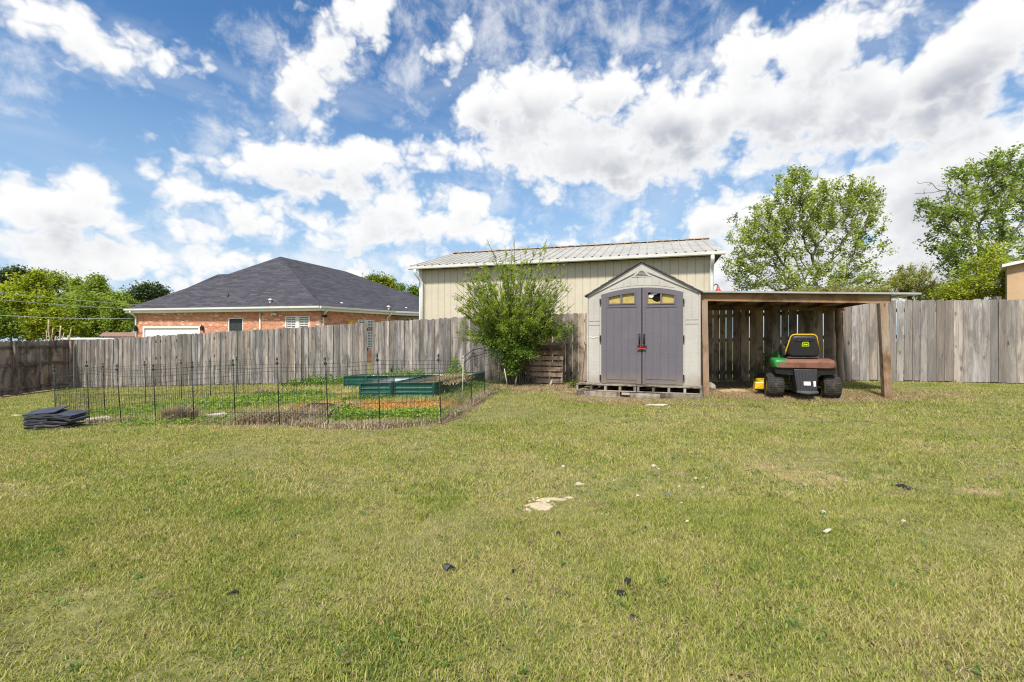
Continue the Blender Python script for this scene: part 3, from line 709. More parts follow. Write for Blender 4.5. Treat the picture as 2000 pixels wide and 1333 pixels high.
Wl=L_+i1+dF*.35; Wc=C1+i1+i2*.6-dF*.05; Wr=C2+i2; wz=EV-.28
# wall helpers with real openings
def wall_open(name,p,q,z0,z1,ops,mat,parent):
    m=MB(); d=(q-p); d.z=0; Lw=d.length; d.normalize(); n=Vector((-d.y,d.x,0))
    xs=sorted({0,Lw}|{o[0] for o in ops}|{o[1] for o in ops}); zs=sorted({z0,z1}|{o[2] for o in ops}|{o[3] for o in ops})
    W=lambda u,z,y=0:(p.x+d.x*u+n.x*y,p.y+d.y*u+n.y*y,z)
    for i in range(len(xs)-1):
        for j in range(len(zs)-1):
            cx=(xs[i]+xs[i+1])/2; cz=(zs[j]+zs[j+1])/2
            if any(o[0]<cx<o[1] and o[2]<cz<o[3] for o in ops): continue
            m.poly([W(xs[i],zs[j]),W(xs[i+1],zs[j]),W(xs[i+1],zs[j+1]),W(xs[i],zs[j+1])],.5,[(xs[i],zs[j]),(xs[i+1],zs[j]),(xs[i+1],zs[j+1]),(xs[i],zs[j+1])])
    for (a,b,c,e) in ops:
        r=.10
        for f in ([W(a,c),W(a,e),W(a,e,r),W(a,c,r)],[W(b,e),W(b,c),W(b,c,r),W(b,e,r)],[W(a,e),W(b,e),W(b,e,r),W(a,e,r)],[W(b,c),W(a,c),W(a,c,r),W(b,c,r)]): m.poly(f,.5)
    m.build(name,mat,parent); return W,d,n
def colu(p,q,x):  # distance along wall line p->q where photo column x falls
    k=(x-1000)/F; d=(q-p); d.z=0; d.normalize(); return (k*p.y-p.x)/(d.x-k*d.y)
def zat(p,q,u,y):
    d=(q-p); d.z=0; d.normalize(); Z=p.y+d.y*u; return CH-(y-666)/F*Z
gx0,gx1=colu(Wl,Wc,279),colu(Wl,Wc,391); gz1=zat(Wl,Wc,gx0,638)
bx0,bx1=colu(Wl,Wc,446),colu(Wl,Wc,475); bz1=zat(Wl,Wc,bx0,621)
sx0,sx1=colu(Wl,Wc,557),colu(Wl,Wc,605); sz1=zat(Wl,Wc,sx0,618)
W1,d1,n1=wall_open('wall',Wl,Wc,HG,wz,[(gx0,gx1,HG+.02,gz1),(bx0,bx1,.7,bz1),(sx0,sx1,.5,sz1)],M_BRICK,ht)
def quadbox(m,W,a,b,c,e,y0,y1,t=.5): m.hexa([W(a,c,y0),W(b,c,y0),W(b,c,y1),W(a,c,y1),W(a,e,y0),W(b,e,y0),W(b,e,y1),W(a,e,y1)],t)
M_DOORW=plain('white_door',(.78,.78,.76),.03,.5,.3,1)
m=MB(); 
for i in range(5): quadbox(m,W1,gx0+.12,gx1-.12,HG+.03+i*.5,min(HG+.52+i*.5,gz1-.1),.055,.09)
gd=m.build('garage_door',M_DOORW,ht)
m=MB(); quadbox(m,W1,gx0,gx0+.11,HG+.02,gz1-.1,-.02,.1); quadbox(m,W1,gx1-.11,gx1,HG+.02,gz1-.1,-.02,.1); quadbox(m,W1,gx0,gx1,gz1-.1,gz1+.02,-.022,.1); m.build('door_frame',M_WHITE,ht)
M_DGLASS=plain('dark_screen',(.035,.042,.045),.2,.5,.4,2)
M_GLASS=plain('window_glass',(.10,.12,.14),.3,.12,.6,2)
def window(W,a,b,c,e,parent,pane,bars=True,frame=.05,shut=False):
    m=MB(); 
    quadbox(m,W,a,a+frame,c,e,-.01,.06); quadbox(m,W,b-frame,b,c,e,-.01,.06); quadbox(m,W,a+frame,b-frame,e-frame,e,-.012,.06); quadbox(m,W,a+frame,b-frame,c,c+frame,-.012,.06)
    if bars:
        mid=(a+b)/2; quadbox(m,W,mid-.09,mid+.09,c+frame,e-frame,.0,.05)
    fr=m.build('window',M_WHITE,parent)
    m=MB(); quadbox(m,W,a+frame,b-frame,c+frame,e-frame,.062,.08); m.build('pane',pane,fr)
    if shut:
        m=MB()
        for (u0,u1) in ((a+frame,(a+b)/2-.09),((a+b)/2+.09,b-frame)):
            z=c+frame+.03
            while z<e-frame-.03: quadbox(m,W,u0+.06,u1-.06,z,z+.045,.03,.045); z+=.10
            quadbox(m,W,u0+.02,u0+.06,c+frame,e-frame,.028,.05); quadbox(m,W,u1-.06,u1-.02,c+frame,e-frame,.028,.05)
            quadbox(m,W,(u0+u1)/2-.015,(u0+u1)/2+.015,c+frame,e-frame,.024,.03)
        m.build('shutter',M_WHITE,fr)
window(W1,bx0,bx1,.7,bz1,ht,M_DGLASS,False,.05); window(W1,sx0,sx1,.5,sz1,ht,M_GLASS,True,.05,True)
u2=colu(Wc,Wr,758)-.02; wx0,wx1=colu(Wc,Wr,699),colu(Wc,Wr,731); wzt=zat(Wc,Wr,wx0,624)
W2,d2,n2=wall_open('wall',Wc,Wc+(Wr-Wc)*(u2/(Wr-Wc).length),HG,wz,[(wx0,wx1,.5,wzt)],M_BRICK,ht)
window(W2,wx0,wx1,.5,wzt,ht,M_GLASS,True,.06,True)
M_SIDING=plain('beige_siding',(.52,.44,.38),.05,.8,.1,2)
Ws=Wc+(Wr-Wc)*(u2/(Wr-Wc).length); We=C3+Vector((.4,.9,0)); Wsb=Ws+Vector((.3,1.6,0))
s0,s1=colu(Wsb,We,757.5),colu(Wsb,We,765); t0,t1=colu(Wsb,We,794),colu(Wsb,We,808)
W3,d3,n3=wall_open('wall',Wsb,We,HG,wz,[(t0,t1,.9,zat(Wsb,We,t0,622))],M_SIDING,ht)
window(W3,t0,t1,.9,zat(Wsb,We,t0,622),ht,M_DGLASS,True,.03)
m=MB(); m.poly([Ws,(Wsb.x,Wsb.y,Ws.z),(Wsb.x,Wsb.y,wz),(Ws.x,Ws.y,wz)],.5) if False else None
m=MB(); m.poly([(Ws.x,Ws.y,HG),(Wsb.x,Wsb.y,HG),(Wsb.x,Wsb.y,wz),(Ws.x,Ws.y,wz)],.5); m.build('wall',M_BRICK,ht); m=MB()
m.poly([(Wl.x,Wl.y,HG),(Wl.x,Wl.y,wz),(backL.x+.5,backL.y-.5,wz),(backL.x+.5,backL.y-.5,HG)],.5); m.build('wall',M_BRICK,ht)
# fascia + gutter + soffit
def eave(p,q,n_,e0=0.,e1=0.):
    d=(q-p).normalized(); a=p-d*e0; b=q+d*e1; nn=Vector(n_).normalized()
    m=MB(); m.prism([a+Vector((0,0,-.01)),a-nn*.13+Vector((0,0,-.01)),a-nn*.12+Vector((0,0,-.11)),a-nn*.05+Vector((0,0,-.15)),a+Vector((0,0,-.15))],b-a); m.build('gutter',M_GUTTER,ht)
    m=MB(); m.hexa([a+Vector((0,0,-.27)),b+Vector((0,0,-.27)),b+nn*.42+Vector((0,0,-.27)),a+nn*.42+Vector((0,0,-.27)),a+Vector((0,0,-.155)),b+Vector((0,0,-.155)),b+nn*.42+Vector((0,0,-.155)),a+nn*.42+Vector((0,0,-.155))]); m.build('fascia',M_WHITE,ht)
eave(L_,C1,i1); eave(C1,C2,i2); eave(C2,C3,Vector((-.2,1,0)))
def spout(W,u,side=-1):
    m=MB(); m.tube([W(u,EV-.16,-.42),W(u,EV-.25,-.42),W(u,EV-.48,-.06),W(u,EV-.6,-.05),W(u,HG+.1,-.05)],.05,8); m.build('downspout',M_GUTTER,ht)
spout(W1,.08); m=MB(); u=colu(Wl,Wc,509); m.tube([W1(u,wz-.02,-.05),W1(u,HG+.1,-.05)],.045,8); m.build('downspout',M_GUTTER,ht)
spout(W2,.15); spout(W2,u2-.1)
def wlamp(W,u,z):
    m=MB(); 
    for f in (0,): m.hexa([W(u-.05,z-.12,-.06),W(u+.05,z-.12,-.06),W(u+.05,z-.12,-.16),W(u-.05,z-.12,-.16),W(u-.08,z+.12,-.03),W(u+.08,z+.12,-.03),W(u+.08,z+.12,-.19),W(u-.08,z+.12,-.19)])
    m.beam(W(u,z+.15,0),W(u,z+.15,-.11),.04,.04); m.beam(W(u,z+.12,-.11),W(u,z+.24,-.11),.05,.05); m.build('wall_lamp',M_BLACK,ht)
ul=colu(Wl,Wc,268); wlamp(W1,ul,zat(Wl,Wc,ul,643)); ul=colu(Wl,Wc,397); wlamp(W1,ul,zat(Wl,Wc,ul,642)); ul=colu(Wc,Wr,631); 
z=zat(Wc,Wr,ul,616); m=MB(); m.beam(W2(ul,z,0),W2(ul,z,-.1),.05,.05); m.beam(W2(ul-.08,z,-.1),W2(ul-.08,z-.08,-.22),.1,.1); m.beam(W2(ul+.08,z,-.1),W2(ul+.08,z-.08,-.22),.1,.1); m.build('floodlight',M_BLACK,ht)
ul=colu(Wl,Wc,538); z=zat(Wl,Wc,ul,613); m=MB(); m.beam(W1(ul,z,0),W1(ul,z,-.12),.1,.1); m.beam(W1(ul-.1,z,-.1),W1(ul-.1,z-.05,-.2),.1,.1);m.beam(W1(ul+.1,z,-.1),W1(ul+.1,z-.05,-.2),.1,.1); m.build('floodlight',M_WHITE,ht)
# yellow sun-face ornament by the house wall
MY=plain('yellow_enamel',(.75,.42,.02),.1,.4,.4)
u=colu(Wc,Wr,684); z=zat(Wc,Wr,u,631); yt=thing('garden_ornament','yellow sun shaped metal ornament on the red brick wall','ornament',W2(u,z,-.1))
m=MB(); c=Vector(W2(u,z,-.08)); ax=-n2
m.lathe([(0,.03),(.1,.025),(.15,0),(.15,-.02),(0,-.02)],c,ax,20); m.build('sun_face',MY,yt)
m=MB()
for k in range(12):
    a=k*PI/6; r0,r1=.15,.30; e=d2*math.cos(a)+Vector((0,0,1))*math.sin(a); f=d2*-math.sin(a)+Vector((0,0,1))*math.cos(a)
    m.prism([c+e*r0-f*.045,c+e*r0+f*.045,c+e*r1],ax*.02)
m.build('sun_rays',MY,yt)
# --- low roofs far left
M_TAN=plain('tan_roof',(.27,.17,.125),.1,.8,.1,1)
def lowshed(x0,x1,yr,ye,Z,mr,mw,lab,D=4.):
    a=P(x0,ye,Z); b=P(x1,ye,Z); r0=P(x0+(x1-x0)*.12,yr,Z+2.5); r1=P(x1-(x1-x0)*.02,yr,Z+2.5); g=-1.3
    th=thing('outbuilding',lab,'outbuilding',(a.x,a.y,g))
    c=Vector((a.x,Z+5,a.z)); dd=Vector((b.x+.4,Z+5,a.z))
    m=MB(); m.poly([a,b,r1,r0]); m.poly([r0,r1,dd,c]); m.poly([a,r0,c]); m.poly([b,dd,r1]); m.build('roof',mr,th)
    m=MB(); m.hexa([(a.x+.2,Z+.25,g),(b.x-.2,Z+.25,g),(b.x-.2,Z+4.6,g),(a.x+.2,Z+4.6,g),(a.x+.2,Z+.25,a.z-.02),(b.x-.2,Z+.25,a.z-.02),(b.x-.2,Z+4.6,a.z-.02),(a.x+.2,Z+4.6,a.z-.02)]); m.build('wall',mw,th)
lowshed(193,262,649,656.5,37,M_TAN,M_SIDING,'low outbuilding with a brown roof left of the brick house')
lowshed(112,193,659.5,663,34,M_WHITE,M_TAN,'low white roof just showing over the corner of the fence')
# --- tan building at the right edge
M_STUC=plain('tan_stucco',(.52,.36,.22),.08,.9,.1,2)
th=thing('stucco_building','tan stucco building with white sloping roof edge at the right edge of view','building',P(1962,620,15.5)-Vector((0,0,1.8)))
a=P(1967,521,15.5); fd_=Vector((.72,-.69,0)); dd_=Vector((.70,.71,0)); wl=7.; sl2=.19; dn=Vector((0,0,-a.z+.0))
m=MB(); p0,p1,p2,p3=a,a+fd_*wl+Vector((0,0,wl*sl2)),a+fd_*wl+dd_*5+Vector((0,0,wl*sl2)),a+dd_*5
G0=lambda p:(p.x,p.y,0.); m.hexa([G0(p0),G0(p1),G0(p2),G0(p3),p0,p1,p2,p3]); m.build('wall',M_STUC,th)
a2=a-fd_*.12-dd_*.2+Vector((0,0,-.02)); b2=a+fd_*wl-dd_*.2+Vector((0,0,wl*sl2+.03)); u5=dd_*5.4; U_=Vector((0,0,.09)); m=MB(); m.hexa([a2,b2,b2+u5,a2+u5,a2+U_,b2+U_,b2+u5+U_,a2+u5+U_]); m.build('roof',M_WHITE,th)
# --- overhead cables far left
M_CAB=plain('cable_grey',(.22,.25,.22),.1,.6)
for (p,q,lab) in ((P(-200,597,30),P(258,622.5,28.8),'lowest of three overhead cables at the left'),(P(-200,563,36),P(300,605,42),'middle of three overhead cables at the left'),(P(-200,545,38),P(300,597,44),'highest and faintest of three overhead cables at the left')):
    m=MB(); pts=[p.lerp(q,k/16)-Vector((0,0,.5*4*(k/16)*(1-k/16)*.5)) for k in range(17)]; m.tube(pts,.022,5); tag(m.build('overhead_cable',M_CAB),lab,'cable')
# ------------------------------------------------------------------ shed
S0=Vector((1.56,9.70)); S1=Vector((3.57,8.95)); sd_=(S1-S0).normalized(); SW=(S1-S0).length; sy=math.atan2(sd_.y,sd_.x); fz=.235; wh=1.80; pk=2.66
SM=yawM(S0.x,S0.y,0,sy); SD=2.15
def su(x):   # distance along the shed front for photo column
    k=(x-1000)/F; return (k*S0.y-S0.x)/(sd_.x-k*sd_.y)
def sz(x,y): u=su(x); return CH-(y-666)/F*(S0.y+sd_.y*u)
def shedmat(name,c,amp=.05):
    m,t,b=newmat(name,.55,.3); uv=t.n('ShaderNodeTexCoord').outputs['UV']; ob=t.n('ShaderNodeTexCoord').outputs['Object']
    gr=t.noise(t.map(uv,(3,60,1)),1,4,.6,.6)
    cc=t.ramp(t.noise(ob,2.2,5,.6),[(.3,[x*.9 for x in c]),(.6,c),(.8,[min(1,x*1.07) for x in c])])
    cc=t.mix(1.,cc,t.ramp(gr,[(.3,.92),(.7,1.05)]),'MULTIPLY')
    z=t.n('ShaderNodeSeparateXYZ',i={0:ob}).outputs[2]; sp=t.noise(t.map(ob,(5,5,2.5)),1.,6,.7)
    mud=t.math('MULTIPLY',t.ramp(t.math('ADD',z,t.math('MULTIPLY',sp,.5)),[(.26,1.),(.52,0.)]),.55); cc=t.mix(mud,cc,(.24,.18,.12))
    strk=t.noise(t.map(ob,(9,9,.7)),1.,5,.7); cc=t.mix(t.math('MULTIPLY',t.ramp(strk,[(.52,0.),(.72,1.)]),.18),cc,[x*.62 for x in c])
    out(t,cc,b); bump(t,b,gr,.25,.003); return m
M_SHED=shedmat('taupe_resin',(.47,.45,.415)); M_SDOOR=shedmat('slate_door_resin',(.138,.128,.150)); M_SROOF=plain('dark_shed_roof',(.085,.08,.085),.15,.85,.2,12)
M_SDARK=plain('groove',(.10,.09,.105),.1,.8,.1,5)
ce=thing('storage_shed','taupe plastic storage shed with slate double doors standing on pallets','shed',(S0.x+sd_.x*SW/2,S0.y+sd_.y*SW/2,fz))
d0,d1=su(1175),su(1334); dc=(d0+d1)/2; dzs=2.035; dzc=2.15
def arch(u,off=0.): k=(u-dc)/((d1-d0)/2); return dzc-(dzc-dzs)*k*k-off
wt_=fz+wh
m=MB(); m.M=SM
def groovebox(m,u0,u1,z0,z1,y=-.0,dep=.012,n=0):
    m.box(u0,u1,y-dep,y,z0,z1,.5)
# front wall: side panels (planks) + gable, built as solid slabs
m.box(0,d0-.0,0,.05,fz,wt_,.5); m.box(d1,SW,0,.05,fz,wt_,.5)
apx=SW/2
NG=24
top=[(u,wt_+ (pk-wt_)*(1-abs(u-apx)/apx)) for u in [i*SW/NG for i in range(NG+1)]]
for i in range(NG):
    (u0,z0),(u1,z1)=top[i],top[i+1]
    b0=arch(u0)+.004 if d0<u0<d1 else wt_; b1=arch(u1)+.004 if d0<u1<d1 else wt_
    if d0<=u0<d1 or d0<u1<=d1: b0=max(b0,wt_) if not(d0<=u0<=d1) else arch(u0)+.004; b1=max(b1,wt_) if not(d0<=u1<=d1) else arch(u1)+.004
    z0=max(z0,b0+.001); z1=max(z1,b1+.001)
    m.hexa([(u0,0,b0),(u1,0,b1),(u1,.05,b1),(u0,.05,b0),(u0,0,z0),(u1,0,z1),(u1,.05,z1),(u0,.05,z0)])
# side and back walls
m.box(0,.05,.05,SD,fz,wt_,.5); m.box(SW-.05,SW,.05,SD,fz,wt_,.5); m.box(.05,SW-.05,SD-.05,SD,fz,wt_,.5)
m.poly([(SW,SD,wt_),(0,SD,wt_),(apx,SD,pk)])
m.build('wall',M_SHED,ce)
# raised panels / trim on the front wall leave grooves
zm=sz(1160,630)
for (a,b) in ((.02,d0-.035),(d1+.035,SW-.02)):
    m=MB(); m.M=SM
    w=(b-a)/2
    for k in range(2): m.box(a+k*w+.006,a+(k+1)*w-.006,-.012,-.0005,zm+.03,wt_-.06)
    m.box(a+.006,b-.006,-.012,-.0005,zm-.05,zm+.018); m.box(a+.006,b-.006,-.012,-.0005,fz+.01,zm-.062)
    m.box(-.012,.012,-.02,.03,fz,wt_-.02) if a<.1 else m.box(SW-.012,SW+.012,-.02,.03,fz,wt_-.02)
    m.build('wall_panel',M_SHED,ce)
# gable boards
m=MB(); m.M=SM
gb=dzc+.05; 
for k in range(9):
    u=apx-.62+k*.1378; u2=u+.128; 
    t0=wt_+(pk-wt_)*(1-abs(u-apx)/apx)-.17; t1=wt_+(pk-wt_)*(1-abs(u2-apx)/apx)-.17
    lim=pk-.225; t0=min(t0,lim-.03); t1=min(t1,lim-.03); b0=arch(min(max(u,d0),d1))+.055; b1=arch(min(max(u2,d0),d1))+.055
    if min(t0-b0,t1-b1)<.004: t0=max(t0,b0+.004); t1=max(t1,b1+.004)
    m.hexa([(u,-.012,b0),(u2,-.012,b1),(u2,-.0005,b1),(u,-.0005,b0),(u,-.012,t0),(u2,-.012,t1),(u2,-.0005,t1),(u,-.0005,t0)])
# rake trim
for sgn in (-1,1):
    e=(apx+sgn*(apx-.03),wt_-.02); a=(apx,pk-.02)
    m.hexa([(e[0],-.022,e[1]-.0),(a[0],-.022,a[1]-.13),(a[0],0,a[1]-.13),(e[0],0,e[1]-.0),(e[0],-.022,e[1]+.05),(a[0],-.022,a[1]),(a[0],0,a[1]),(e[0],0,e[1]+.05)])
# arch trim above the doors
for i in range(20):
    u0=d0+(d1-d0)*i/20; u1=d0+(d1-d0)*(i+1)/20
    m.hexa([(u0,-.018,arch(u0)+.006),(u1,-.018,arch(u1)+.006),(u1,-.001,arch(u1)+.006),(u0,-.001,arch(u0)+.006),(u0,-.018,arch(u0)+.045),(u1,-.018,arch(u1)+.045),(u1,-.001,arch(u1)+.045),(u0,-.001,arch(u0)+.045)])
m.build('gable_trim',M_SHED,ce)
# vent louvre
m=MB(); m.M=SM; vz=sz(1253,538); vt=sz(1253,527)
m.prism([(apx-.19,-.02,vz-.03),(apx+.19,-.02,vz-.03),(apx,-.02,vt+.055)],(0,.018,0)); vf=m.build('gable_vent',M_SHED,ce)
m=MB(); m.M=SM
for k in range(4):
    z=vz-.008+k*.026; w=.125*(1-k/4.6); m.hexa([(apx-w,-.024,z),(apx+w,-.024,z),(apx+w,-.0205,z),(apx-w,-.0205,z),(apx-w+.012,-.024,z+.014),(apx+w-.012,-.024,z+.014),(apx+w-.012,-.0205,z+.014),(apx-w+.012,-.0205,z+.014)])
m.build('louvre',M_SDARK,vf)
# roof
m=MB(); m.M=SM; sl_=(pk-wt_)/apx
for sgn in (-1,1):
    ex=apx+sgn*(apx+.055); ez_=wt_-.055*sl_
    N=7
    for k in range(N):   # stepped shingle courses seen from the edge
        u0=ex+(apx-ex)*k/N; u1=ex+(apx-ex)*(k+1)/N; z0=ez_+(pk-ez_)*k/N; z1=ez_+(pk-ez_)*(k+1)/N
        q=[(u0,-.06,z0+.002),(u1,-.06,z1+.002),(u1,SD+.05,z1+.002),(u0,SD+.05,z0+.002),(u0,-.06,z0+.032),(u1,-.06,z1+.02),(u1,SD+.05,z1+.02),(u0,SD+.05,z0+.032)]
        if sgn>0: q=[q[1],q[0],q[3],q[2],q[5],q[4],q[7],q[6]]
        m.hexa(q)
m.build('roof',M_SROOF,ce)
# doors
M_CARD=plain('yellowed_card',(.46,.36,.13),.12,.9,.05,8); M_INSHADE=plain('painted_inside_shade',(.012,.012,.012),.1,1,.0)
def sbox(mm,a,b,c,e,y0,y1): mm.box(a,b,y0,y1,c,e)
for s_,(xa,xb) in enumerate(((1175,1253.2),(1255,1334))):
    u0,u1=su(xa),su(xb); y0=-.035; y1=-.002
    wins=[(su(1190),su(1212),sz(1190,593)),(su(1216),su(1239),sz(1216,592.5))] if s_==0 else [(su(1266),su(1289.5),sz(1266,592)),(su(1293.5),su(1316),sz(1293.5,592))]
    wz0=min(w[2] for w in wins); hump=arch(dc)-.075
    def wtop(u): return arch(u)-.095
    m=MB(); m.M=SM
    m.box(u0,u1,y0,y1,fz+.005,wz0)
    us=sorted({u0,u1,*[w[0] for w in wins],*[w[1] for w in wins]}); fine=[]
    for a,b in zip(us,us[1:]): fine+=[a+(b-a)*i/4 for i in range(4)]
    fine.append(u1)
    for a,b in zip(fine,fine[1:]):
        inw=any(w[0]-1e-6<=a and b<=w[1]+1e-6 for w in wins)
        za,zb=(wtop(a),wtop(b)) if inw else (wz0,wz0)
        m.hexa([(a,y0,za),(b,y0,zb),(b,y1,zb),(a,y1,za),(a,y0,arch(a)),(b,y0,arch(b)),(b,y1,arch(b)),(a,y1,arch(a))])
    dr=m.build('door',M_SDOOR,ce)
    m=MB(); m.M=SM      # raised stiles, rails and planks
    wa=wins[0][0]-.045; wb=wins[1][1]+.045; zb_=wz0-.06
    zt2=zb_-.045; bot=sz(xa,742)
    m.box(u0+.004,wa-.01,y0-.010,y0-.0005,fz+.01,arch(u0)-.0); m.box(wb+.01,u1-.004,y0-.010,y0-.0005,fz+.01,arch(u1)-.0) if False else None
    for k in range(4):
        pu=wa+(wb-wa)*k/4; m.box(pu+.005,pu+(wb-wa)/4-.005,y0-.008,y0-.0005,bot+.02,zt2)
    m.box(wa,wb,y0-.010,y0-.0005,zb_-.02,zb_+.02)
    m.box(wa,wb,y0-.008,y0-.0005,fz+.03,bot)
    m.box(u0+.006,wa-.014,y0-.008,y0-.0005,fz+.01,arch(u0+.006)-.03); m.box(wb+.014,u1-.006,y0-.008,y0-.0005,fz+.01,arch(u1-.006)-.03 if s_ else arch(wb+.014)-.03)
    m.build('door_planks',M_SDOOR,dr)
    m=MB(); m.M=SM      # window frame
    segs=[wa+.02+(wb-wa-.04)*i/8 for i in range(9)]
    for a,b in zip(segs,segs[1:]): m.hexa([(a,y0-.016,wtop(a)),(b,y0-.016,wtop(b)),(b,y0-.001,wtop(b)),(a,y0-.001,wtop(a)),(a,y0-.016,wtop(a)+.03),(b,y0-.016,wtop(b)+.03),(b,y0-.001,wtop(b)+.03),(a,y0-.001,wtop(a)+.03)])
    m.box(wa+.02,wb-.02,y0-.016,y0-.001,wz0-.025,wz0-.002)
    m.box(wa+.02,wins[0][0]-.003,y0-.0158,y0-.001,wz0,wtop(wa+.02)-.001); m.box(wins[1][1]+.003,wb-.02,y0-.0158,y0-.001,wz0,wtop(wb-.02)-.001); m.box(wins[0][1]+.003,wins[1][0]-.003,y0-.0158,y0-.001,wz0,min(wtop(wins[0][1]),wtop(wins[1][0]))-.001)
    m.build('window_frame',M_SDOOR,dr)
    for i,w in enumerate(wins):
        a,b=w[0],w[1]; m=MB(); m.M=SM; br=(s_==1 and i==0)
        if not br:
            m.poly([(a,-.008,wz0),(b,-.008,wz0),(b,-.008,wtop(b)+.01),(a,-.008,wtop(a)+.01)]); m.build('window_pane',M_CARD,dr)
        else:
            m.poly([(a,-.004,wz0),(b,-.004,wz0),(b,-.004,wtop(b)+.01),(a,-.004,wtop(a)+.01)]); m.build('interior_shade_sheet',M_INSHADE,dr)  # near-black sheet stands in for the unlit shed interior
            w_=b-a; h_=wtop(a)-wz0
            m=MB(); m.M=SM
            for pg in ([(0,0),(1,0),(1,.18),(.75,.10),(.5,.22),(.3,.42),(.0,.45)],[(0,.5),(.25,.55),(.15,.75),(0,.85)]): m.prism([(a+p*w_,-.012,wz0+q*h_) for p,q in pg],(0,.004,0))
            o=m.build('window_pane',M_CARD,dr); o['label']='broken yellowed window pane with a jagged hole'
            m=MB(); m.M=SM; m.prism([(a+p*w_,-.013,wz0+q*h_) for p,q in [(.05,.8),(.12,.55),(.35,.5),(.5,.75),(.9,.9),(.5,.98)]],(0,.003,0)); m.build('torn_card',M_WHITE,dr)
    # hinges
    hx=1174.5 if s_==0 else 1333.5
    for (ya,yb) in ((584,593),(655,667),(732,742)):
        u=su(hx); m=MB(); m.M=SM; za,zb=sz(hx,yb),sz(hx,ya); m.box(u-.03,u-.004,-.045,-.012,za,zb) if s_==0 else m.box(u+.004,u+.03,-.045,-.012,za,zb)
        m.build('hinge',M_BLACK,dr)
    hxx=1249.3 if s_==0 else 1258.3; u=su(hxx); m=MB(); m.M=SM; zc,ze=sz(hxx,671),sz(hxx,653)
    m.tube([(u,-.045,zc),(u,-.085,zc+.012),(u,-.085,ze-.012),(u,-.045,ze)],.014,8); m.box(u-.018,u+.018,-.05,-.042,zc-.01,ze+.01); m.build('door_handle',M_BLACK,dr)
m=MB(); m.M=SM; a,b=su(1245.5),su(1263.5); z=sz(1254,675.5); m.tube([(a,-.065,z+.004),(b,-.068,z-.004)],.011,8); m.box(a+.03,b-.03,-.075,-.045,z-.018,z+.012); m.build('latch',M_BLACK,ce)
m=MB(); m.M=SM; a,b=su(1245),su(1262); z=sz(1254,680.5)
MRD=plain('red_plastic',(.42,.05,.04),.1,.5,.4)
m.hexa([(a,-.09,z-.012),(b,-.09,z-.002),(b,-.07,z-.002),(a,-.07,z-.012),(a+.02,-.09,z+.018),(b,-.09,z+.012),(b,-.07,z+.012),(a+.02,-.07,z+.018)]); m.tube([(a+.07,-.08,z+.015),(a+.07,-.08,z+.05),(a+.11,-.08,z+.05),(a+.11,-.08,z+.015)],.005,6); o=m.build('red_padlock',MRD); tag(o,'red padlock hanging from the latch of the shed doors','padlock')
m=MB(); m.M=SM; zc=sz(1160,660)
for (a,b,h) in ((.02,.10,.010),(.09,.16,-.006),(.15,.25,.012)): m.prism([(a,-.020,zc+h),(b,-.020,zc+h*.3+.004),(b,-.020,zc+h*.3+.018),(a,-.020,zc+h+.012)],(0,.008,0))
m.build('wall_crease',M_WHITE,ce)['label']='torn white crease in the left shed wall'
# --- pallets the shed stands on
M_PAL=wood('pallet_wood',(.17,.145,.12),(.34,.30,.25),(.50,.45,.38),mold=.15,dirtlow=.2)
pa_u0,pa_u1=su(1129)+0,su(1372)
pz1=fz-.002
def pdeck(u0,u1,lab,zt,zb,yf,nst,boards=True,low=True):
    c=SM@Vector(((u0+u1)/2,yf,0)); th=thing('pallet',lab,'pallet',(c.x,c.y,zb),'pallets under the shed')
    m=MB(); m.M=SM
    y=yf
    while y<yf+1.1: 
        m.box(u0+random.uniform(-.01,.01),u1+random.uniform(-.01,.01),y,y+.09,zt-.018,zt,random.random(),0); y+=.105
    m.build('deck_boards',M_PAL,th)
    for k in range(nst):
        u=u0+.0+(u1-u0-.05)*k/(nst-1); m=MB(); m.M=SM; m.box(u,u+.045,yf+.01,yf+1.08,zb+.014,zt-.0185,random.random(),1); m.build('stringer',M_PAL,th)
    m=MB(); m.M=SM
    for y in (yf+.005,yf+.5,yf+.95): m.box(u0,u1,y,y+.09,zb,zb+.0135,random.random(),0)
    m.build('base_boards',M_PAL,th)
um=(pa_u0+pa_u1)/2
pdeck(pa_u0,um-.006,'left grey pallet of the row carrying the shed',pz1,pz1-.13,-.20,5); pdeck(um+.006,pa_u1,'right grey pallet of the row carrying the shed',pz1,pz1-.13,-.20,5)
def plank(x0,x1,y0,y1,yy,lab,yd=.10,dz=0.):
    u0,u1=su(x0),su(x1); z0,z1=sz((x0+x1)/2,y1),sz((x0+x1)/2,y0); m=MB(); m.M=SM
    m.hexa([(u0,yy,z0+dz),(u1,yy,z0-dz),(u1,yy+yd,z0-dz),(u0,yy+yd,z0+dz),(u0,yy,z1+dz),(u1,yy,z1-dz),(u1,yy+yd,z1-dz),(u0,yy+yd,z1+dz)],random.random(),0)
    tag(m.build('plank',M_PAL),lab,'plank')
plank(1131,1214,762,777.5,-.235,'long weathered plank laid under the left half of the shed deck',.04)
plank(1131,1215,770.5,778,-.262,'narrow lower plank at the bottom left of the shed deck',.02)
plank(1233,1292,766,775,-.235,'short broken plank under the middle of the shed deck',.04)
plank(1217,1245,765,769.5,-.225,'small chipped plank between the two long ones under the shed',.03)
plank(1290,1372,766.5,777,-.24,'long pale plank laid under the right half of the shed deck',.04)
plank(1205,1262,779.5,784,-.33,'splintered pale board lying on the grass before the shed',.16)
plank(1268,1304,778,781,-.31,'thin pale board lying right of the splintered one by the shed',.1)
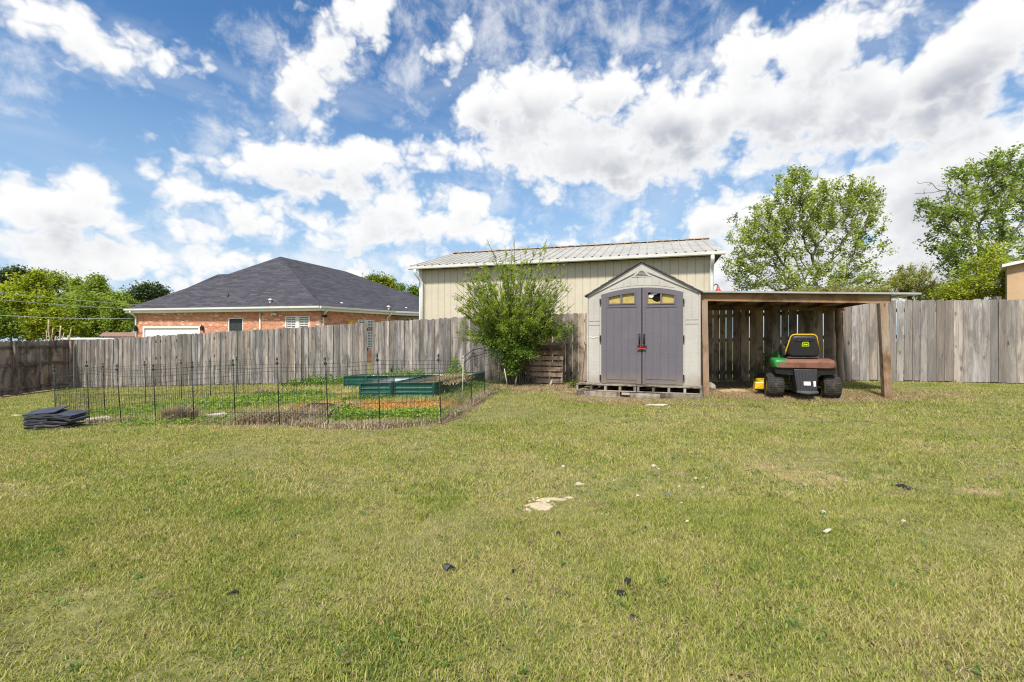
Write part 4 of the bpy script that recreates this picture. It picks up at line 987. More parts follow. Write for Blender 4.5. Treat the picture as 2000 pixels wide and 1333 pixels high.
for (x,w,lab) in ((1196,12,'left'),(1300,14,'right'),(1330,14,'far right')):
    m=MB(); m.M=SM; u=su(x); m.box(u-.06,u+.06,-.15,.1,-.05,pz1-.132); tag(m.build('concrete_block',plain('block_%s'%lab[:3],(.30,.27,.24),.15,.9,.1,8,bumpy=.5)),lab+' grey block holding up the shed pallets','block')
# board leaning between shed and fence
m=MB(); a=SM@Vector((-.04,.35,.235)); b=SM@Vector((.0-.02,.55,1.35)); m.beam(P(1139,747,9.95),P(1146,672,10.05),.05,.14,.3,up=(0,1,0)); tag(m.build('leaning_board',M_WDARK),'dark narrow board leaning on the left side of the shed','board')

# ------------------------------------------------------------------ lean-to (open carport)
M_POST=wood('post_wood',(.17,.125,.09),(.33,.255,.19),(.48,.39,.31),mold=.08,moldc=(.08,.045,.025),rust=.45)
M_BEAM=wood('beam_wood',(.15,.085,.045),(.32,.21,.125),(.47,.35,.24),mold=.12,moldc=(.06,.035,.02),rust=.5)
M_TIN=plain('galvanised_sheet',(.40,.40,.385),.12,.45,.5,2,metal=.3)
FLp=P(1379,775,9.0); FRp=P(1733,778,8.3); BRp=P(1643,745,10.72); BLp=Vector((4.30,11.62,.06))
ct=thing('lean_to','open timber lean-to with a flat sheet metal roof over the mower','shelter',((FLp.x+FRp.x)/2,(FLp.y+FRp.y)/2,.05))
dX=Vector((FRp.x-FLp.x,FRp.y-FLp.y,0)).normalized(); zL=1.873; zR=1.765
def post(b,top,wx,lean=(0,0),mat=M_POST,round_=False):
    m=MB()
    a=Vector((b.x,b.y,g1(b.x,b.y)-.08)); e=Vector((b.x+lean[0],b.y+lean[1],top))
    if round_:
        m.tube([a+(e-a)*k/8+Vector((math.sin(k*1.7)*.008,math.cos(k*2.3)*.008,0)) for k in range(9)],[wx/2*(1+.06*math.sin(k*2.1)) for k in range(9)],10,.5)
    else: m.beam(a,e,wx,wx,.5,up=dX)
    return m.build('post',mat,ct)
post(FLp,zL-.002,.105,(-.035,0)); post(FRp,zR-.002,.12,(-.09,0)); post(BRp,1.80,.14,(-.07,.0),round_=True); post(BLp,1.87,.12)
m=MB(); a=Vector((P(1367,580,9.0).x,9.02,(zL+.07))); b=Vector((P(1740,585,8.28).x,8.285,(zR+.07))); m.beam(a,b,.045,.15,.5); m.build('beam',M_BEAM,ct)
bb0=BLp+Vector((-.2,0,0)); bb1=Vector((BRp.x+.1,BRp.y,0)); m=MB(); m.beam((bb0.x,bb0.y,1.93),(bb1.x,bb1.y,1.86),.045,.14,.4); m.build('beam',M_BEAM,ct)
for k in range(7):
    f=k/6; p=a.lerp(b,.02+f*.95); q=Vector((bb0.x,bb0.y,1.93)).lerp(Vector((bb1.x,bb1.y,1.86)),.02+f*.93); dd=(q-p).normalized(); p=p+dd*.03; q=q-dd*.03
    m=MB(); m.beam((p.x,p.y,p.z+.02),(q.x,q.y,q.z+.02),.04,.09,random.random()); m.build('rafter',M_BEAM,ct)
# sheet metal roof with ribs running away from the viewer
u_=(b-a).normalized(); vv=(Vector((bb0.x,bb0.y,1.93))-a); vv=vv-u_*0; 
r0=a+Vector((0,0,.082))-u_*.0-Vector((vv.x,vv.y,0)).normalized()*.10; Lr=(b-a).length+.40; vdir=vv.normalized(); Ld=vv.length+.30
m=MB(); N=int(Lr/.23)
for i in range(N):
    xa=i*Lr/N; xb=(i+1)*Lr/N
    for (p,hp),(q,hq) in (((xa,0),(xa+.02,.018)),((xa+.02,.018),(xa+.05,.018)),((xa+.05,.018),(xa+.07,0)),((xa+.07,0),(xb,0))):
        A_=r0+u_*p+Vector((0,0,hp)); B_=r0+u_*q+Vector((0,0,hq)); m.hexa([A_,B_,B_+vdir*Ld,A_+vdir*Ld,A_+Vector((0,0,.004)),B_+Vector((0,0,.004)),B_+vdir*Ld+Vector((0,0,.004)),A_+vdir*Ld+Vector((0,0,.004))])
m.build('roof',M_TIN,ct)
m=MB(); e0=r0-u_*.0-Vector((0,.006,0)); m.beam(e0+Vector((0,0,.012)),e0+u_*Lr+Vector((0,0,.012)),.006,.032,.5); m.build('edge_trim',M_TIN,ct)
# plywood closing board on the shed side
m=MB(); p=a+Vector((-.03,.05,-1.6)); m.beam(P(1370,762,9.3),P(1369,592,9.3),.05,.06,.3,up=(0,1,0)); m.build('side_board',M_BEAM,ct)
# grey rock beside the left post
def rock(name,p,r,mat,lab,cat='rock',sq=.7,seed=0):
    import bmesh
    b=bmesh.new(); bmesh.ops.create_icosphere(b,subdivisions=3,radius=1.); rr=np.random.RandomState(seed+5); ph=rr.rand(6)*6
    for v in b.verts:
        c=v.co; k=1+.18*math.sin(c.x*3+ph[0])*math.cos(c.y*2.7+ph[1])+.10*math.sin(c.z*5+ph[2]+c.x*4)+.05*math.sin(c.y*9+ph[3])
        v.co=Vector((c.x*r[0]*k,c.y*r[1]*k,c.z*r[2]*k))
    for f in b.faces: f.smooth=True
    me=bpy.data.meshes.new(name); b.to_mesh(me); b.free(); me.attributes.new('tint','FLOAT','FACE')
    o=link(name,me,mat,None,(p.x,p.y,p.z)); return tag(o,lab,cat)
M_ROCK=plain('grey_rock',(.30,.28,.25),.2,.9,.1,9,bumpy=.6)
p=gp(1390,764); rock('rock',p+Vector((.02,.15,.06)),(.12,.12,.10),M_ROCK,'grey rock beside the left post of the lean-to')
M_PALE=plain('pale_stone',(.50,.46,.38),.12,.9,.1,14,bumpy=.5)
p=gp(1440,767); rock('sand_mound',p+Vector((0,.2,-.01)),(.36,.24,.055),plain('sandy_soil',(.50,.37,.23),.15,.95,.05,20,bumpy=.6),'low mound of tan sand under the lean-to','soil mound')

# ------------------------------------------------------------------ riding mower
MX=P(1565,779,8.6); mg=g1(MX.x,MX.y); myaw=math.atan2(.3,.95)  # heading turned to the right of +Y
MM=Matrix.Translation((MX.x,MX.y,mg))@Matrix.Rotation(-math.atan2(.30,.954),4,'Z')
mt=thing('riding_mower','green and black riding lawn mower parked under the lean-to with its rear to the yard','mower',(MX.x,MX.y,mg))
M_TYRE=plain('tyre_rubber',(.038,.036,.034),.5,.9,.15,9,c2=(.085,.07,.052)); M_FEND=plain('faded_fender',(.19,.085,.058),.25,.7,.25,5); M_GREEN=plain('green_paint',(.03,.22,.055),.1,.35,.5,6)
M_SEAT=plain('black_vinyl',(.022,.022,.024),.15,.5,.35,20,bumpy=.1); M_YEL=plain('yellow_paint',(.62,.40,.015),.08,.4,.4,6); M_GREYM=plain('dark_steel',(.10,.10,.105),.2,.5,.4,8,metal=.4); M_RIM=plain('yellow_rim',(.6,.4,.03),.1,.5,.4)
def wheel(cx,cy,r,w,parent,name='rear_wheel'):
    e=thing(name,None,None,MM@Vector((cx,cy,r))); e.parent=parent; e.location=WL[e.name]-WL[parent.name]
    m=MB(); m.M=MM; q=w/2; prof=[(r*.52,-q*.8),(r*.62,-q),(r*.86,-q*1.0),(r*.96,-q*.86),(r,-q*.55),(r*1.005,0),(r,q*.55),(r*.96,q*.86),(r*.86,q),(r*.62,q),(r*.52,q*.8)]
    m.lathe(prof,(cx,cy,r),(1,0,0),40)
    # tread lugs
    NT_=34 if r>.2 else 22
    for k in range(NT_):
        a=2*PI*k/NT_; c=Vector((0,math.cos(a),math.sin(a))); f=Vector((0,-math.sin(a),math.cos(a)))
        for (xa,xb) in ((-q*.8,-q*.05),(q*.05,q*.8)):
            o=Vector((cx,cy,r)); h=f*.013*(r/.23)
            m.hexa([o+c*(r-.004)+Vector((xa,0,0))-h,o+c*(r-.004)+Vector((xb,0,0))-h,o+c*(r-.004)+Vector((xb,0,0))+h,o+c*(r-.004)+Vector((xa,0,0))+h,
                    o+c*(r+.006)+Vector((xa,0,0))-h,o+c*(r+.006)+Vector((xb,0,0))-h,o+c*(r+.006)+Vector((xb,0,0))+h,o+c*(r+.006)+Vector((xa,0,0))+h])
    m.build('tyre',M_TYRE,e)
    m=MB(); m.M=MM; m.lathe([(0,-q*.5),(r*.3,-q*.55),(r*.5,-q*.8),(r*.55,-q*.82)],(cx,cy,r),(1,0,0),24); m.lathe([(r*.55,q*.82),(r*.5,q*.8),(r*.3,q*.55),(0,q*.5)],(cx,cy,r),(1,0,0),24); m.build('rim',M_RIM,e); return e
wheel(-.445,0,.225,.27,mt); wheel(.445,0,.225,.27,mt); wheel(-.42,1.25,.18,.16,mt,'front_wheel'); wheel(.42,1.25,.18,.16,mt,'front_wheel')
# fender: one broad curved pan over the rear wheels
def loft(m,secs,tint=.5,cap=True,smooth=True):
    for a,b in zip(secs,secs[1:]):
        n=len(a)
        for i in range(n): j=(i+1)%n; m.poly([a[i],a[j],b[j],b[i]],tint,smooth=smooth)
    if cap: m.poly(secs[0][::-1],tint); m.poly(secs[-1],tint)
def rsec(w,y,z0,z1,rr=.05,x0=0.,n=5):
    pts=[]
    for (cx,cz,a0) in ((w/2-rr,z0+rr,-90),(w/2-rr,z1-rr,0),(-w/2+rr,z1-rr,90),(-w/2+rr,z0+rr,180)):
        for k in range(n): a=math.radians(a0+90*k/(n-1)); pts.append((x0+cx+rr*math.cos(a),y,cz+rr*math.sin(a)))
    return pts
m=MB(); m.M=MM
loft(m,[rsec(.86,-.27,.575,.66,.035),rsec(.93,-.255,.565,.69,.045),rsec(.96,-.20,.56,.715,.055),rsec(.98,0,.56,.735,.06),rsec(.98,.2,.56,.725,.06),rsec(.95,.34,.52,.66,.05)])
m.build('fender',M_FEND,mt)
m=MB(); m.M=MM
s=lambda w,y,z0,z1: rsec(w,y,z0,z1,.045,-.385)
loft(m,[s(.16,-.268,.578,.672),s(.20,-.262,.57,.70),s(.225,-.205,.563,.722),s(.225,-.02,.563,.745),s(.22,.2,.563,.735)])
m.build('fender_patch',M_GREEN,mt)['label']='bright green left end of the faded fender'
m=MB(); m.M=MM; m.prism([(-.48,-.24,.56),(-.46,-.22,.46),(-.20,-.22,.44),(.20,-.22,.44),(.46,-.22,.46),(.48,-.24,.56)],(0,.5,0)); m.build('underbody',M_BLACK,mt)
# frame and rear hitch cover
m=MB(); m.M=MM; m.box(-.16,.16,-.05,1.35,.30,.42); m.box(-.30,.30,-.02,.06,.205,.245); m.build('chassis',M_GREYM,mt)
m=MB(); m.M=MM
m.hexa([(-.15,-.36,.14),(.15,-.36,.14),(.17,-.10,.13),(-.17,-.10,.13),(-.185,-.27,.55),(.185,-.27,.55),(.185,-.05,.56),(-.185,-.05,.56)]); hc=m.build('hitch_cover',M_SEAT,mt); bevel(hc,.012)
m=MB(); m.M=MM
for k in range(7): x=-.13+k*.043; m.hexa([(x-.004,-.366,.17),(x+.004,-.366,.17),(x+.004,-.352,.17),(x-.004,-.352,.17),(x*1.15-.004,-.283,.52),(x*1.15+.004,-.283,.52),(x*1.15+.004,-.27,.52),(x*1.15-.004,-.27,.52)])
m.build('cover_rib',M_BLACK,hc)
m=MB(); m.M=MM; m.prism([(-.165,-.40,.145),(0,-.42,.12),(.165,-.40,.145),(.165,-.36,.16),(-.165,-.36,.16)],(0,0,.016)); m.build('hitch_plate',M_GREYM,mt)
yy=lambda z:-.362+(z-.14)*.22
for (a,b,c,e) in ((-.045,.06,.27,.335),(.105,.14,.25,.345)):
    m=MB(); m.M=MM; m.poly([(a,yy(c)-.009,c),(b,yy(c)-.009,c),(b,yy(e)-.009,e),(a,yy(e)-.009,e)]); m.build('sticker',M_WHITE,hc)
for sx in (-1,1):
    m=MB(); m.M=MM; m.tube([(sx*.17,-.02,.225),(sx*.33,-.02,.225)],.035,10); m.build('axle',M_GREYM,mt)
    m=MB(); m.M=MM; m.tube([(sx*.21,-.15,.52),(sx*.23,-.12,.30)],.012,6); m.build('lift_rod',M_GREYM,mt)
# seat: base, cushion, back with yellow piping and emblem
m=MB(); m.M=MM; m.hexa([(-.25,-.12,.745),(.25,-.12,.745),(.22,.35,.745),(-.22,.35,.745),(-.25,-.12,.765),(.25,-.12,.765),(.22,.35,.765),(-.22,.35,.765)]); m.build('seat_pan',M_GREYM,mt)
M_BS=MM@Matrix.Translation((0,-.10,.775))@Matrix.Rotation(math.radians(9),4,'X')
def rpoly(w0,w1,h0,h1,r,n=5,y=0.):
    # rounded trapezoid outline in the x-z plane
    c=[(-w0/2,h0,-90-90),(w0/2,h0,-90),(w1/2,h1,0),(-w1/2,h1,90)]; pts=[]
    for (x,z,a0) in c:
        cx=x-math.copysign(r,x); cz=z+r if z==h0 else z-r
        for k in range(n): a=math.radians(a0+90*k/(n-1)); pts.append((cx+r*math.cos(a),y,cz+r*math.sin(a)))
    return pts
m=MB(); m.M=M_BS
loft(m,[rpoly(.42,.34,.03,.33,.05,y=-.045),rpoly(.485,.40,.005,.37,.07,y=-.035),rpoly(.50,.415,0,.385,.075,y=0.),rpoly(.50,.415,0,.385,.075,y=.03),rpoly(.44,.36,.02,.35,.07,y=.075)]); bk=m.build('seat_back',M_SEAT,mt)
m=MB(); m.M=M_BS; pts=rpoly(.508,.425,-.01,.395,.078,y=.012)[5:]; pts=[p for p in pts]; seq=[(.262,.012,.10)]+[p for p in pts if p[2]>.2]+[(-.272,.012,.10),(-.275,.02,.03)]; m.tube(seq,.012,8); m.build('seat_piping',M_YEL,bk)
m=MB(); m.M=M_BS; m.tube([(-.15,-.047,.30),(-.05,-.052,.285),(.06,-.052,.285),(.15,-.047,.30)],.007,6); m.build('seat_seam',M_BLACK,bk)
m=MB(); m.M=MM; loft(m,[rsec(.44,-.06,.77,.86,.03),rsec(.48,.05,.765,.87,.04),rsec(.48,.25,.765,.87,.04),rsec(.42,.36,.77,.85,.03)]); m.build('seat_cushion',M_SEAT,mt)
m=MB(); m.M=MM; loft(m,[rsec(.05,-.05,.79,.93,.02,-.275),rsec(.07,.1,.78,1.0,.025,-.285),rsec(.06,.24,.78,.95,.02,-.28)]); m.build('arm_rest',M_SEAT,mt)
# emblem: rounded badge with leaping deer
M_EMY=plain('emblem_yellow',(.70,.72,.03),.03,.5,.3); M_EMG=plain('emblem_green',(.03,.16,.04),.03,.5,.3)
EC=(.02,.225)
def badge(w,h,r,y,mat,nm):
    m=MB(); m.M=M_BS; p=rpoly(w,w*.92,EC[1]-h/2,EC[1]+h/2,r,6,y); p=[(a+EC[0],b,c) for a,b,c in p]; m.prism(p,(0,.003,0)); return m.build(nm,mat,bk)
badge(.115,.088,.026,-.0505,M_EMY,'emblem_border'); badge(.098,.072,.02,-.053,M_EMG,'emblem_field')
deer=[(-.040,-.012),(-.026,-.002),(-.022,.012),(-.030,.024),(-.024,.022),(-.017,.012),(-.012,.006),(.010,.006),(.030,.004),(.040,-.010),(.036,-.016),(.028,-.004),(.014,-.006),(.022,-.020),(.016,-.024),(.004,-.008),(-.010,-.008),(-.026,-.018),(-.034,-.024),(-.038,-.020),(-.024,-.010)]
m=MB(); m.M=M_BS
for tri in ([0,1,20],[1,2,6],[2,3,4],[2,4,5],[2,5,6],[1,6,20],[6,16,20],[6,7,15,16],[7,8,11,12],[7,12,15],[8,9,10,11],[12,13,14,15],[16,17,20],[17,18,19,20]):
    m.poly([(deer[i][0]+EC[0],-.0545,deer[i][1]+EC[1]) for i in tri])
m.build('emblem_deer',M_EMY,bk)
# hood, dash, steering wheel, deck
m=MB(); m.M=MM; loft(m,[rsec(.44,.62,.42,.86,.07),rsec(.47,.72,.40,.90,.09),rsec(.48,1.1,.40,.86,.09),rsec(.44,1.45,.42,.78,.09),rsec(.34,1.55,.45,.70,.08)]); m.build('hood',M_GREEN,mt)
m=MB(); m.M=MM; loft(m,[rsec(.40,.50,.45,.80,.05),rsec(.42,.60,.42,.93,.06),rsec(.38,.70,.6,.95,.06)]); m.build('dashboard',M_BLACK,mt)
swh=thing('steering_wheel',None,None,MM@Vector((0,.48,.93))); swh.parent=mt; swh.location=WL[swh.name]-WL[mt.name]
m=MB(); m.M=MM@Matrix.Translation((0,.46,.95))@Matrix.Rotation(math.radians(-35),4,'X'); m.tube([(.17*math.cos(a*PI/12),.17*math.sin(a*PI/12),0) for a in range(25)],.014,6,caps=False); 
for a in (90,210,330): m.tube([(0,0,-.02),(.165*math.cos(math.radians(a)),.165*math.sin(math.radians(a)),0)],.012,6)
m.build('wheel_ring',M_BLACK,swh)
m=MB(); m.M=MM; m.box(-.42,.42,.28,.62,.34,.38); m.build('footrest',M_GREEN,mt)
m=MB(); m.M=MM; loft(m,[rsec(1.10,.40,.12,.27,.04),rsec(1.20,.48,.11,.29,.05),rsec(1.20,.95,.11,.29,.05),rsec(1.0,1.08,.12,.27,.04)]); m.build('mower_deck',M_YEL,mt)
m=MB(); m.M=MM; m.hexa([(-.72,.30,.12),(-.50,.30,.12),(-.50,.55,.12),(-.72,.52,.12),(-.70,.32,.25),(-.50,.30,.27),(-.50,.55,.27),(-.70,.5,.25)]); bevel(m.build('discharge_chute',M_YEL,mt),.015)
m=MB(); m.M=MM; m.tube([(-.53,.25,.55),(-.57,.2,.75),(-.58,.2,.80)],.012,6); m.lathe([(0,.04),(.025,.03),(.03,0),(.02,-.03),(0,-.03)],(-.58,.2,.82),(0,0,1),10); m.build('lift_lever',M_BLACK,mt)
# ------------------------------------------------------------------ wire garden fence
M_WIRE=plain('dark_wire',(.030,.036,.034),.15,.5,.35,10)
M_STAKE=plain('black_stake',(.022,.030,.026),.15,.5,.3,10); M_LICH=plain('grey_green_stake',(.36,.40,.27),.15,.8,.1,10)
wf=thing('wire_garden_fence','low dark wire mesh fence on thin stakes around the vegetable garden','wire fence',(-4.9,7.0,g1(-4.9,7.0)))
def stakes(list_,H=.885):
    o=[]
    for (x,yb,yt,Z) in list_: 
        b=P(x,yb,Z); b.z=g1(b.x,b.y); t_=P(x-4,yt,Z) if False else b+Vector((-.05*random.random()-.01,0,H)); o.append((b,t_))
    return o
FR=[(109,828,722,7.75),(175,829,711,7.45),(237,826,717,7.42),(304,825,716,7.28),(379,829,713,7.0),(460,831,709,6.72),(546,832,706,6.45),(642,836,704,5.98),(743,838,698,5.88),(862,826,695,6.2)]
FR2=[(902,795,697,7.7),(920,784,683,8.42),(946,772,679,9.37),(974,762,678,10.35)]
BK=[(109,828,722,7.75),(205,802,712,9.8),(285,788,698,10.1),(355,780,705,10.9),(411,775,698,11.6),(462,768,690,12.2),(512,763,690,12.9)]
lean_px={109:-3.5,175:-6,237:-9,304:-5,379:-4,460:-5,546:-5,642:-7,743:-6,862:-6,902:3,920:4,946:1,974:5,205:-4,285:-3,355:-2,411:0,462:0,512:0}
def st(L_):
    o=[]
    for (x,yb,yt,Z) in L_:
        b=P(x,yb,Z); b.z=g1(b.x,b.y); t_=b+Vector((lean_px[x]/F*Z,0,(yb-yt)/F*Z if L_ is not BK else .90)); 
        t_.z=b.z+min(.98,max(.82,t_.z-b.z)); o.append((b,t_))
    return o
A_=st(FR); B_=st(FR2); C_=st(BK)
def mkstake(b,t_,mat=M_STAKE,r=.0075,nm='stake'):
    m=MB(); m.tube([b-Vector((0,0,.03)),t_+Vector((0,0,.02))],r,6); m.lathe([(r,0),(r*1.7,.01),(r*1.3,.03),(0,.045)],t_+Vector((0,0,.01)),(0,0,1),8)
    if nm=='stake': m.beam(t_-Vector((0,0,.05)),t_-Vector((0,0,.02)),.03,.02)
    return m.build(nm,mat,wf)
for i,(b,t_) in enumerate(A_+B_+C_[1:-1]): mkstake(b,t_,M_LICH if i==10 else M_STAKE,.011 if i==10 else (.0070 if i<14 else .007))
def panel(p,q,top_extra=0.,dens=.047):
    (b0,t0),(b1,t1)=p,q; m=MB(); Lh=(b1-b0).length; n=max(6,int(Lh/dens)); n+=n%2
    W_=lambda u,v:(b0.lerp(b1,u)).lerp(t0.lerp(t1,u),v)
    fwd=Vector((b1.y-b0.y,b0.x-b1.x,0)).normalized(); r=.0023
    for k in range(n+1):
        u=k/n
        if k%2==0: pts=[W_(u,.02),W_(u,.72),W_(u,.745)+fwd*.014,W_(u,.77),W_(u,.795)+fwd*.014,W_(u,.82),W_(u,.955)]
        else: pts=[W_(u,.02),W_(u,.50)]
        m.tube(pts,r,3,caps=False)
        if k%2==1: m.tube([W_((k-1)/n,.5),W_((k+1)/n,.5)],r,3,caps=False)
    for v in (.06,.20,.36,.52,.66,.84,.90,.955): m.tube([W_(0,v),W_(.5,v)-Vector((0,0,.006)),W_(1,v)],r*1.1,3,caps=False)
    m.build('mesh_panel',M_WIRE,wf)
S_=A_+B_
for a,b in zip(S_,S_[1:]): panel(a,b)
for a,b in zip(C_,C_[1:]): panel(a,b,dens=.055)
# rails looped from the last stakes to the board fence
for (x0,y0,Z0,x1,y1,Z1) in ((903,700,7.7,924,683,8.4),(903,710,7.7,924,694,8.4),(924,683,8.4,947,679,9.4),(924,697,8.4,947,690,9.4)):
    m=MB(); m.tube([P(x0,y0,Z0),P(x1,y1,Z1)],.007,5); m.build('wire_loop',M_WIRE,wf)
# pale stakes leaning by the shrub
for (xa,ya,xb,yb,Z,lab) in ((992,755,985,720,10.9,'pale thin stake leaning left in front of the shrub'),(1006,748,1009,735,11.1,'short pale stick beside the shrub trunk')):
    m=MB(); m.tube([P(xa,ya,Z)-Vector((0,0,.05)),P(xb,yb,Z)],.014,6); tag(m.build('garden_stake',M_LICH),lab,'stake')

# ------------------------------------------------------------------ raised beds
def corr():
    m,t,b=newmat('green_corrugated_steel',.4,.5); ob=t.n('ShaderNodeTexCoord').outputs['Object']
    out(t,t.ramp(t.noise(ob,4,5,.6),[(.3,(.006,.052,.038)),(.6,(.010,.085,.062)),(.8,(.02,.125,.098))]),b); return m
M_BED=corr(); M_GALV=plain('galvanised_inside',(.62,.66,.68),.08,.4,.5,3)
M_SOIL=plain('bed_soil',(.17,.11,.065),.25,.95,.05,14,bumpy=.8)
def bed(lab,pts,H=.28,soil=.2,fl=None):
    c=sum((Vector((*p,0)) for p in pts),Vector())/len(pts); zs=[g1(*p) for p in pts]; zb=min(zs)
    top=sum(zs)/len(zs)+H
    th=thing('raised_bed',lab,'planter',(c.x,c.y,zb))
    n=len(pts); sgn=1 if sum((pts[(i+1)%n][0]-pts[i][0])*(pts[(i+1)%n][1]+pts[i][1]) for i in range(n))<0 else -1
    for i in range(n):
        a=Vector((*pts[i],0)); b=Vector((*pts[(i+1)%n],0)); d=(b-a); L=d.length; d.normalize(); nn=Vector((d.y,-d.x,0))*sgn
        za=g1(a.x,a.y)-.02; zb2=g1(b.x,b.y)-.02; ta=g1(a.x,a.y)+H if fl is None else top; tb=g1(b.x,b.y)+H if fl is None else top
        k=max(1,round(L/.72))
        for s in range(k):
            u0,u1=s/k,(s+1)/k; m=MB(); mi=MB(); NP=22
            pr=[(v/NP, .012*(1 if (v//2)%3==1 else 0)) for v in range(NP+1)]
            def Q(u,v,o): z0=za+(zb2-za)*u; z1=ta+(tb-ta)*u; p=a+d*(L*u)+nn*o; return (p.x,p.y,z0+(z1-z0)*v)
            e=.03/L
            for (v0,o0),(v1,o1) in zip(pr,pr[1:]):
                if v0<.06 or v1>.94: o0=o1=0
                m.poly([Q(u0+e,v0,o0),Q(u1-e,v0,o0),Q(u1-e,v1,o1),Q(u0+e,v1,o1)]); mi.poly([Q(u0,v0,-.012),Q(u0,v1,-.012),Q(u1,v1,-.012),Q(u1,v0,-.012)])
            for uu in (u0,u1-e*.95):
                m.hexa([Q(uu,0,-.004),Q(uu+e*.95,0,-.004),Q(uu+e*.95,0,.018),Q(uu,0,.018),Q(uu,1,-.004),Q(uu+e*.95,1,-.004),Q(uu+e*.95,1,.018),Q(uu,1,.018)])
            m.build('side_panel',M_BED,th); mi.build('inner_panel',M_GALV,th)
            m=MB(); m.hexa([Q(u0,1.0,-.035),Q(u1,1.0,-.035),Q(u1,1.0,.016),Q(u0,1.0,.016),Q(u0,1.035,-.035),Q(u1,1.035,-.035),Q(u1,1.035,.016),Q(u0,1.035,.016)]); m.build('rim',M_BED if not(i==2 and False) else M_GALV,th)
    m=MB(); m.poly([(p[0],p[1],g1(*p)+soil) for p in (pts if sgn>0 else pts[::-1])]); m.build('soil_fill',M_SOIL,th)
    return th
bed('small rectangular green corrugated raised bed with pale inner walls, nearest the wire fence',[(-3.07,9.5),(-2.43,9.46),(-2.12,11.0),(-2.80,11.1)],soil=.03)
bed('large L-shaped green corrugated raised bed running back along the board fence',[(-2.36,9.42),(-1.55,9.36),(-.74,12.4),(-4.15,13.35),(-4.37,12.25),(-1.80,11.45)],soil=.21)
m=MB(); m.tube([P(766,745,9.45),P(767.5,777,9.40)],.02,5); m.beam(P(765.5,772,9.4),P(766.5,745,9.4),.035,.035); tag(m.build('garden_stake',M_STAKE),'short black stake between the two green raised beds','stake')
m=MB(); m.tube([P(765,727,12.6),P(764.5,713,12.6)],.03,5); tag(m.build('garden_stake',M_BED),'short green stake at the back of the large raised bed','stake')

# ------------------------------------------------------------------ leaf scatter (weeds)
def weeds(name,lab,n,px,py,rx,ry,h,sz_,mat,tb=.5,tv=.25,rot=0.,cat='weeds'):
    q=gp(px,py); k=max(4,n//26); a=RS.rand(k)*2*PI; r=np.sqrt(RS.rand(k)); c,s=math.cos(rot),math.sin(rot)
    u=np.cos(a)*r*rx; v=np.sin(a)*r*ry; cx=q.x+u*c-v*s; cy=q.y+u*s+v*c; hh=h*(.4+.8*RS.rand(k))*(1.1-r*.6)
    ct=tb+RS.randn(k)*tv*.6
    X=np.repeat(cx,26); Y=np.repeat(cy,26); H_=np.repeat(hh,26); T_=np.repeat(ct,26); m_=len(X); f=RS.rand(m_)**.8
    X=X+RS.randn(m_)*.045*(.6+f); Y=Y+RS.randn(m_)*.045*(.6+f); Z=zt(X,Y)+f*H_
    ok=Y<fy(X)-.04; C=np.stack([X,Y,Z],-1)[ok]; f=f[ok]; T_=T_[ok]
    co,idx,ti=leafcloud(C,sz_*(.6+.8*RS.rand(len(C))),np.clip(T_+RS.randn(len(C))*tv,0,1))
    me=np_mesh(name,co,4,idx,ti); o=link(name,me,mat); return tag(o,lab,cat,kind='stuff')
M_WEED=leafmat('weed_leaves',[(0,(.03,.07,.012)),(.3,(.075,.17,.025)),(.6,(.16,.29,.04)),(.85,(.30,.39,.065)),(1,(.42,.46,.10))],.35,.5)
weeds('weeds','tall dark green weeds in front of the back raised bed',4200,640,752,1.5,.55,.34,.05,M_WEED,.38,.2,-.2)
weeds('weeds','yellow-green weeds in the middle of the garden',11000,480,785,2.1,.85,.10,.045,M_WEED,.72,.2,-.1)
weeds('weeds','bright green low weeds along the front of the garden',6500,690,817,1.2,.26,.15,.035,M_WEED,.62,.2)
weeds('weeds','yellow-green weeds in the garden front right corner',4200,815,812,.6,.40,.12,.035,M_WEED,.8,.15)
weeds('weeds','green weeds against the right side of the large raised bed',3000,893,762,.35,1.2,.20,.04,M_WEED,.45,.25,-.45)
weeds('weeds','green weeds at the left side of the garden',6500,320,800,1.8,.75,.09,.04,M_WEED,.6,.2)
weeds('weeds','small green weeds at the foot of the small raised bed',1100,722,779,.55,.12,.10,.03,M_WEED,.35,.2)
weeds('weeds','taller patchy weeds by the dark log near the front wire',1500,665,812,.35,.22,.24,.035,M_WEED,.55,.2)
weeds('weeds','taller weeds around the middle of the garden',2200,560,775,.9,.4,.20,.04,M_WEED,.5,.25)
weeds('weeds','weeds sprouting along the front wire of the garden',3200,460,826,2.2,.14,.14,.03,M_WEED,.65,.2,-.12)
# weeds growing in the beds
def bedweeds(n,x,y,rx,ry,h,z0,lab,tb):
    q=P(x,y,12.0); X=q.x+RS.randn(n)*rx; Y=(12.6 if ry<.3 else 11.)+RS.randn(n)*ry-(X+2.3)*.28; Z=zt(X,Y)+z0+RS.rand(n)*h*np.exp(-((X-q.x)/rx)**2*.5)
    co,idx,ti=leafcloud(np.stack([X,Y,Z],-1),.04*(.6+.8*RS.rand(n)),np.clip(tb+RS.randn(n)*.2,0,1)); o=link('weeds',np_mesh('weeds',co,4,idx,ti),M_WEED); tag(o,lab,'weeds',kind='stuff')
bedweeds(700,760,735,.35,.2,.22,.21,'weeds spilling from the left part of the large raised bed',.5)
bedweeds(600,800,735,.3,.2,.18,.21,'weeds in the middle of the large raised bed',.55)
bedweeds(1300,885,728,.14,.16,.50,.21,'tall green weeds at the back right of the large raised bed',.6)
bedweeds(260,693,735,.1,.1,.15,.15,'small weeds at the left end of the large raised bed',.4)
litter('dead_stems',1600,-1.35,10.9,.35,1.2,-.0,.14,.010,'tan and orange dead stems inside the large raised bed',M_STRAW,.22)
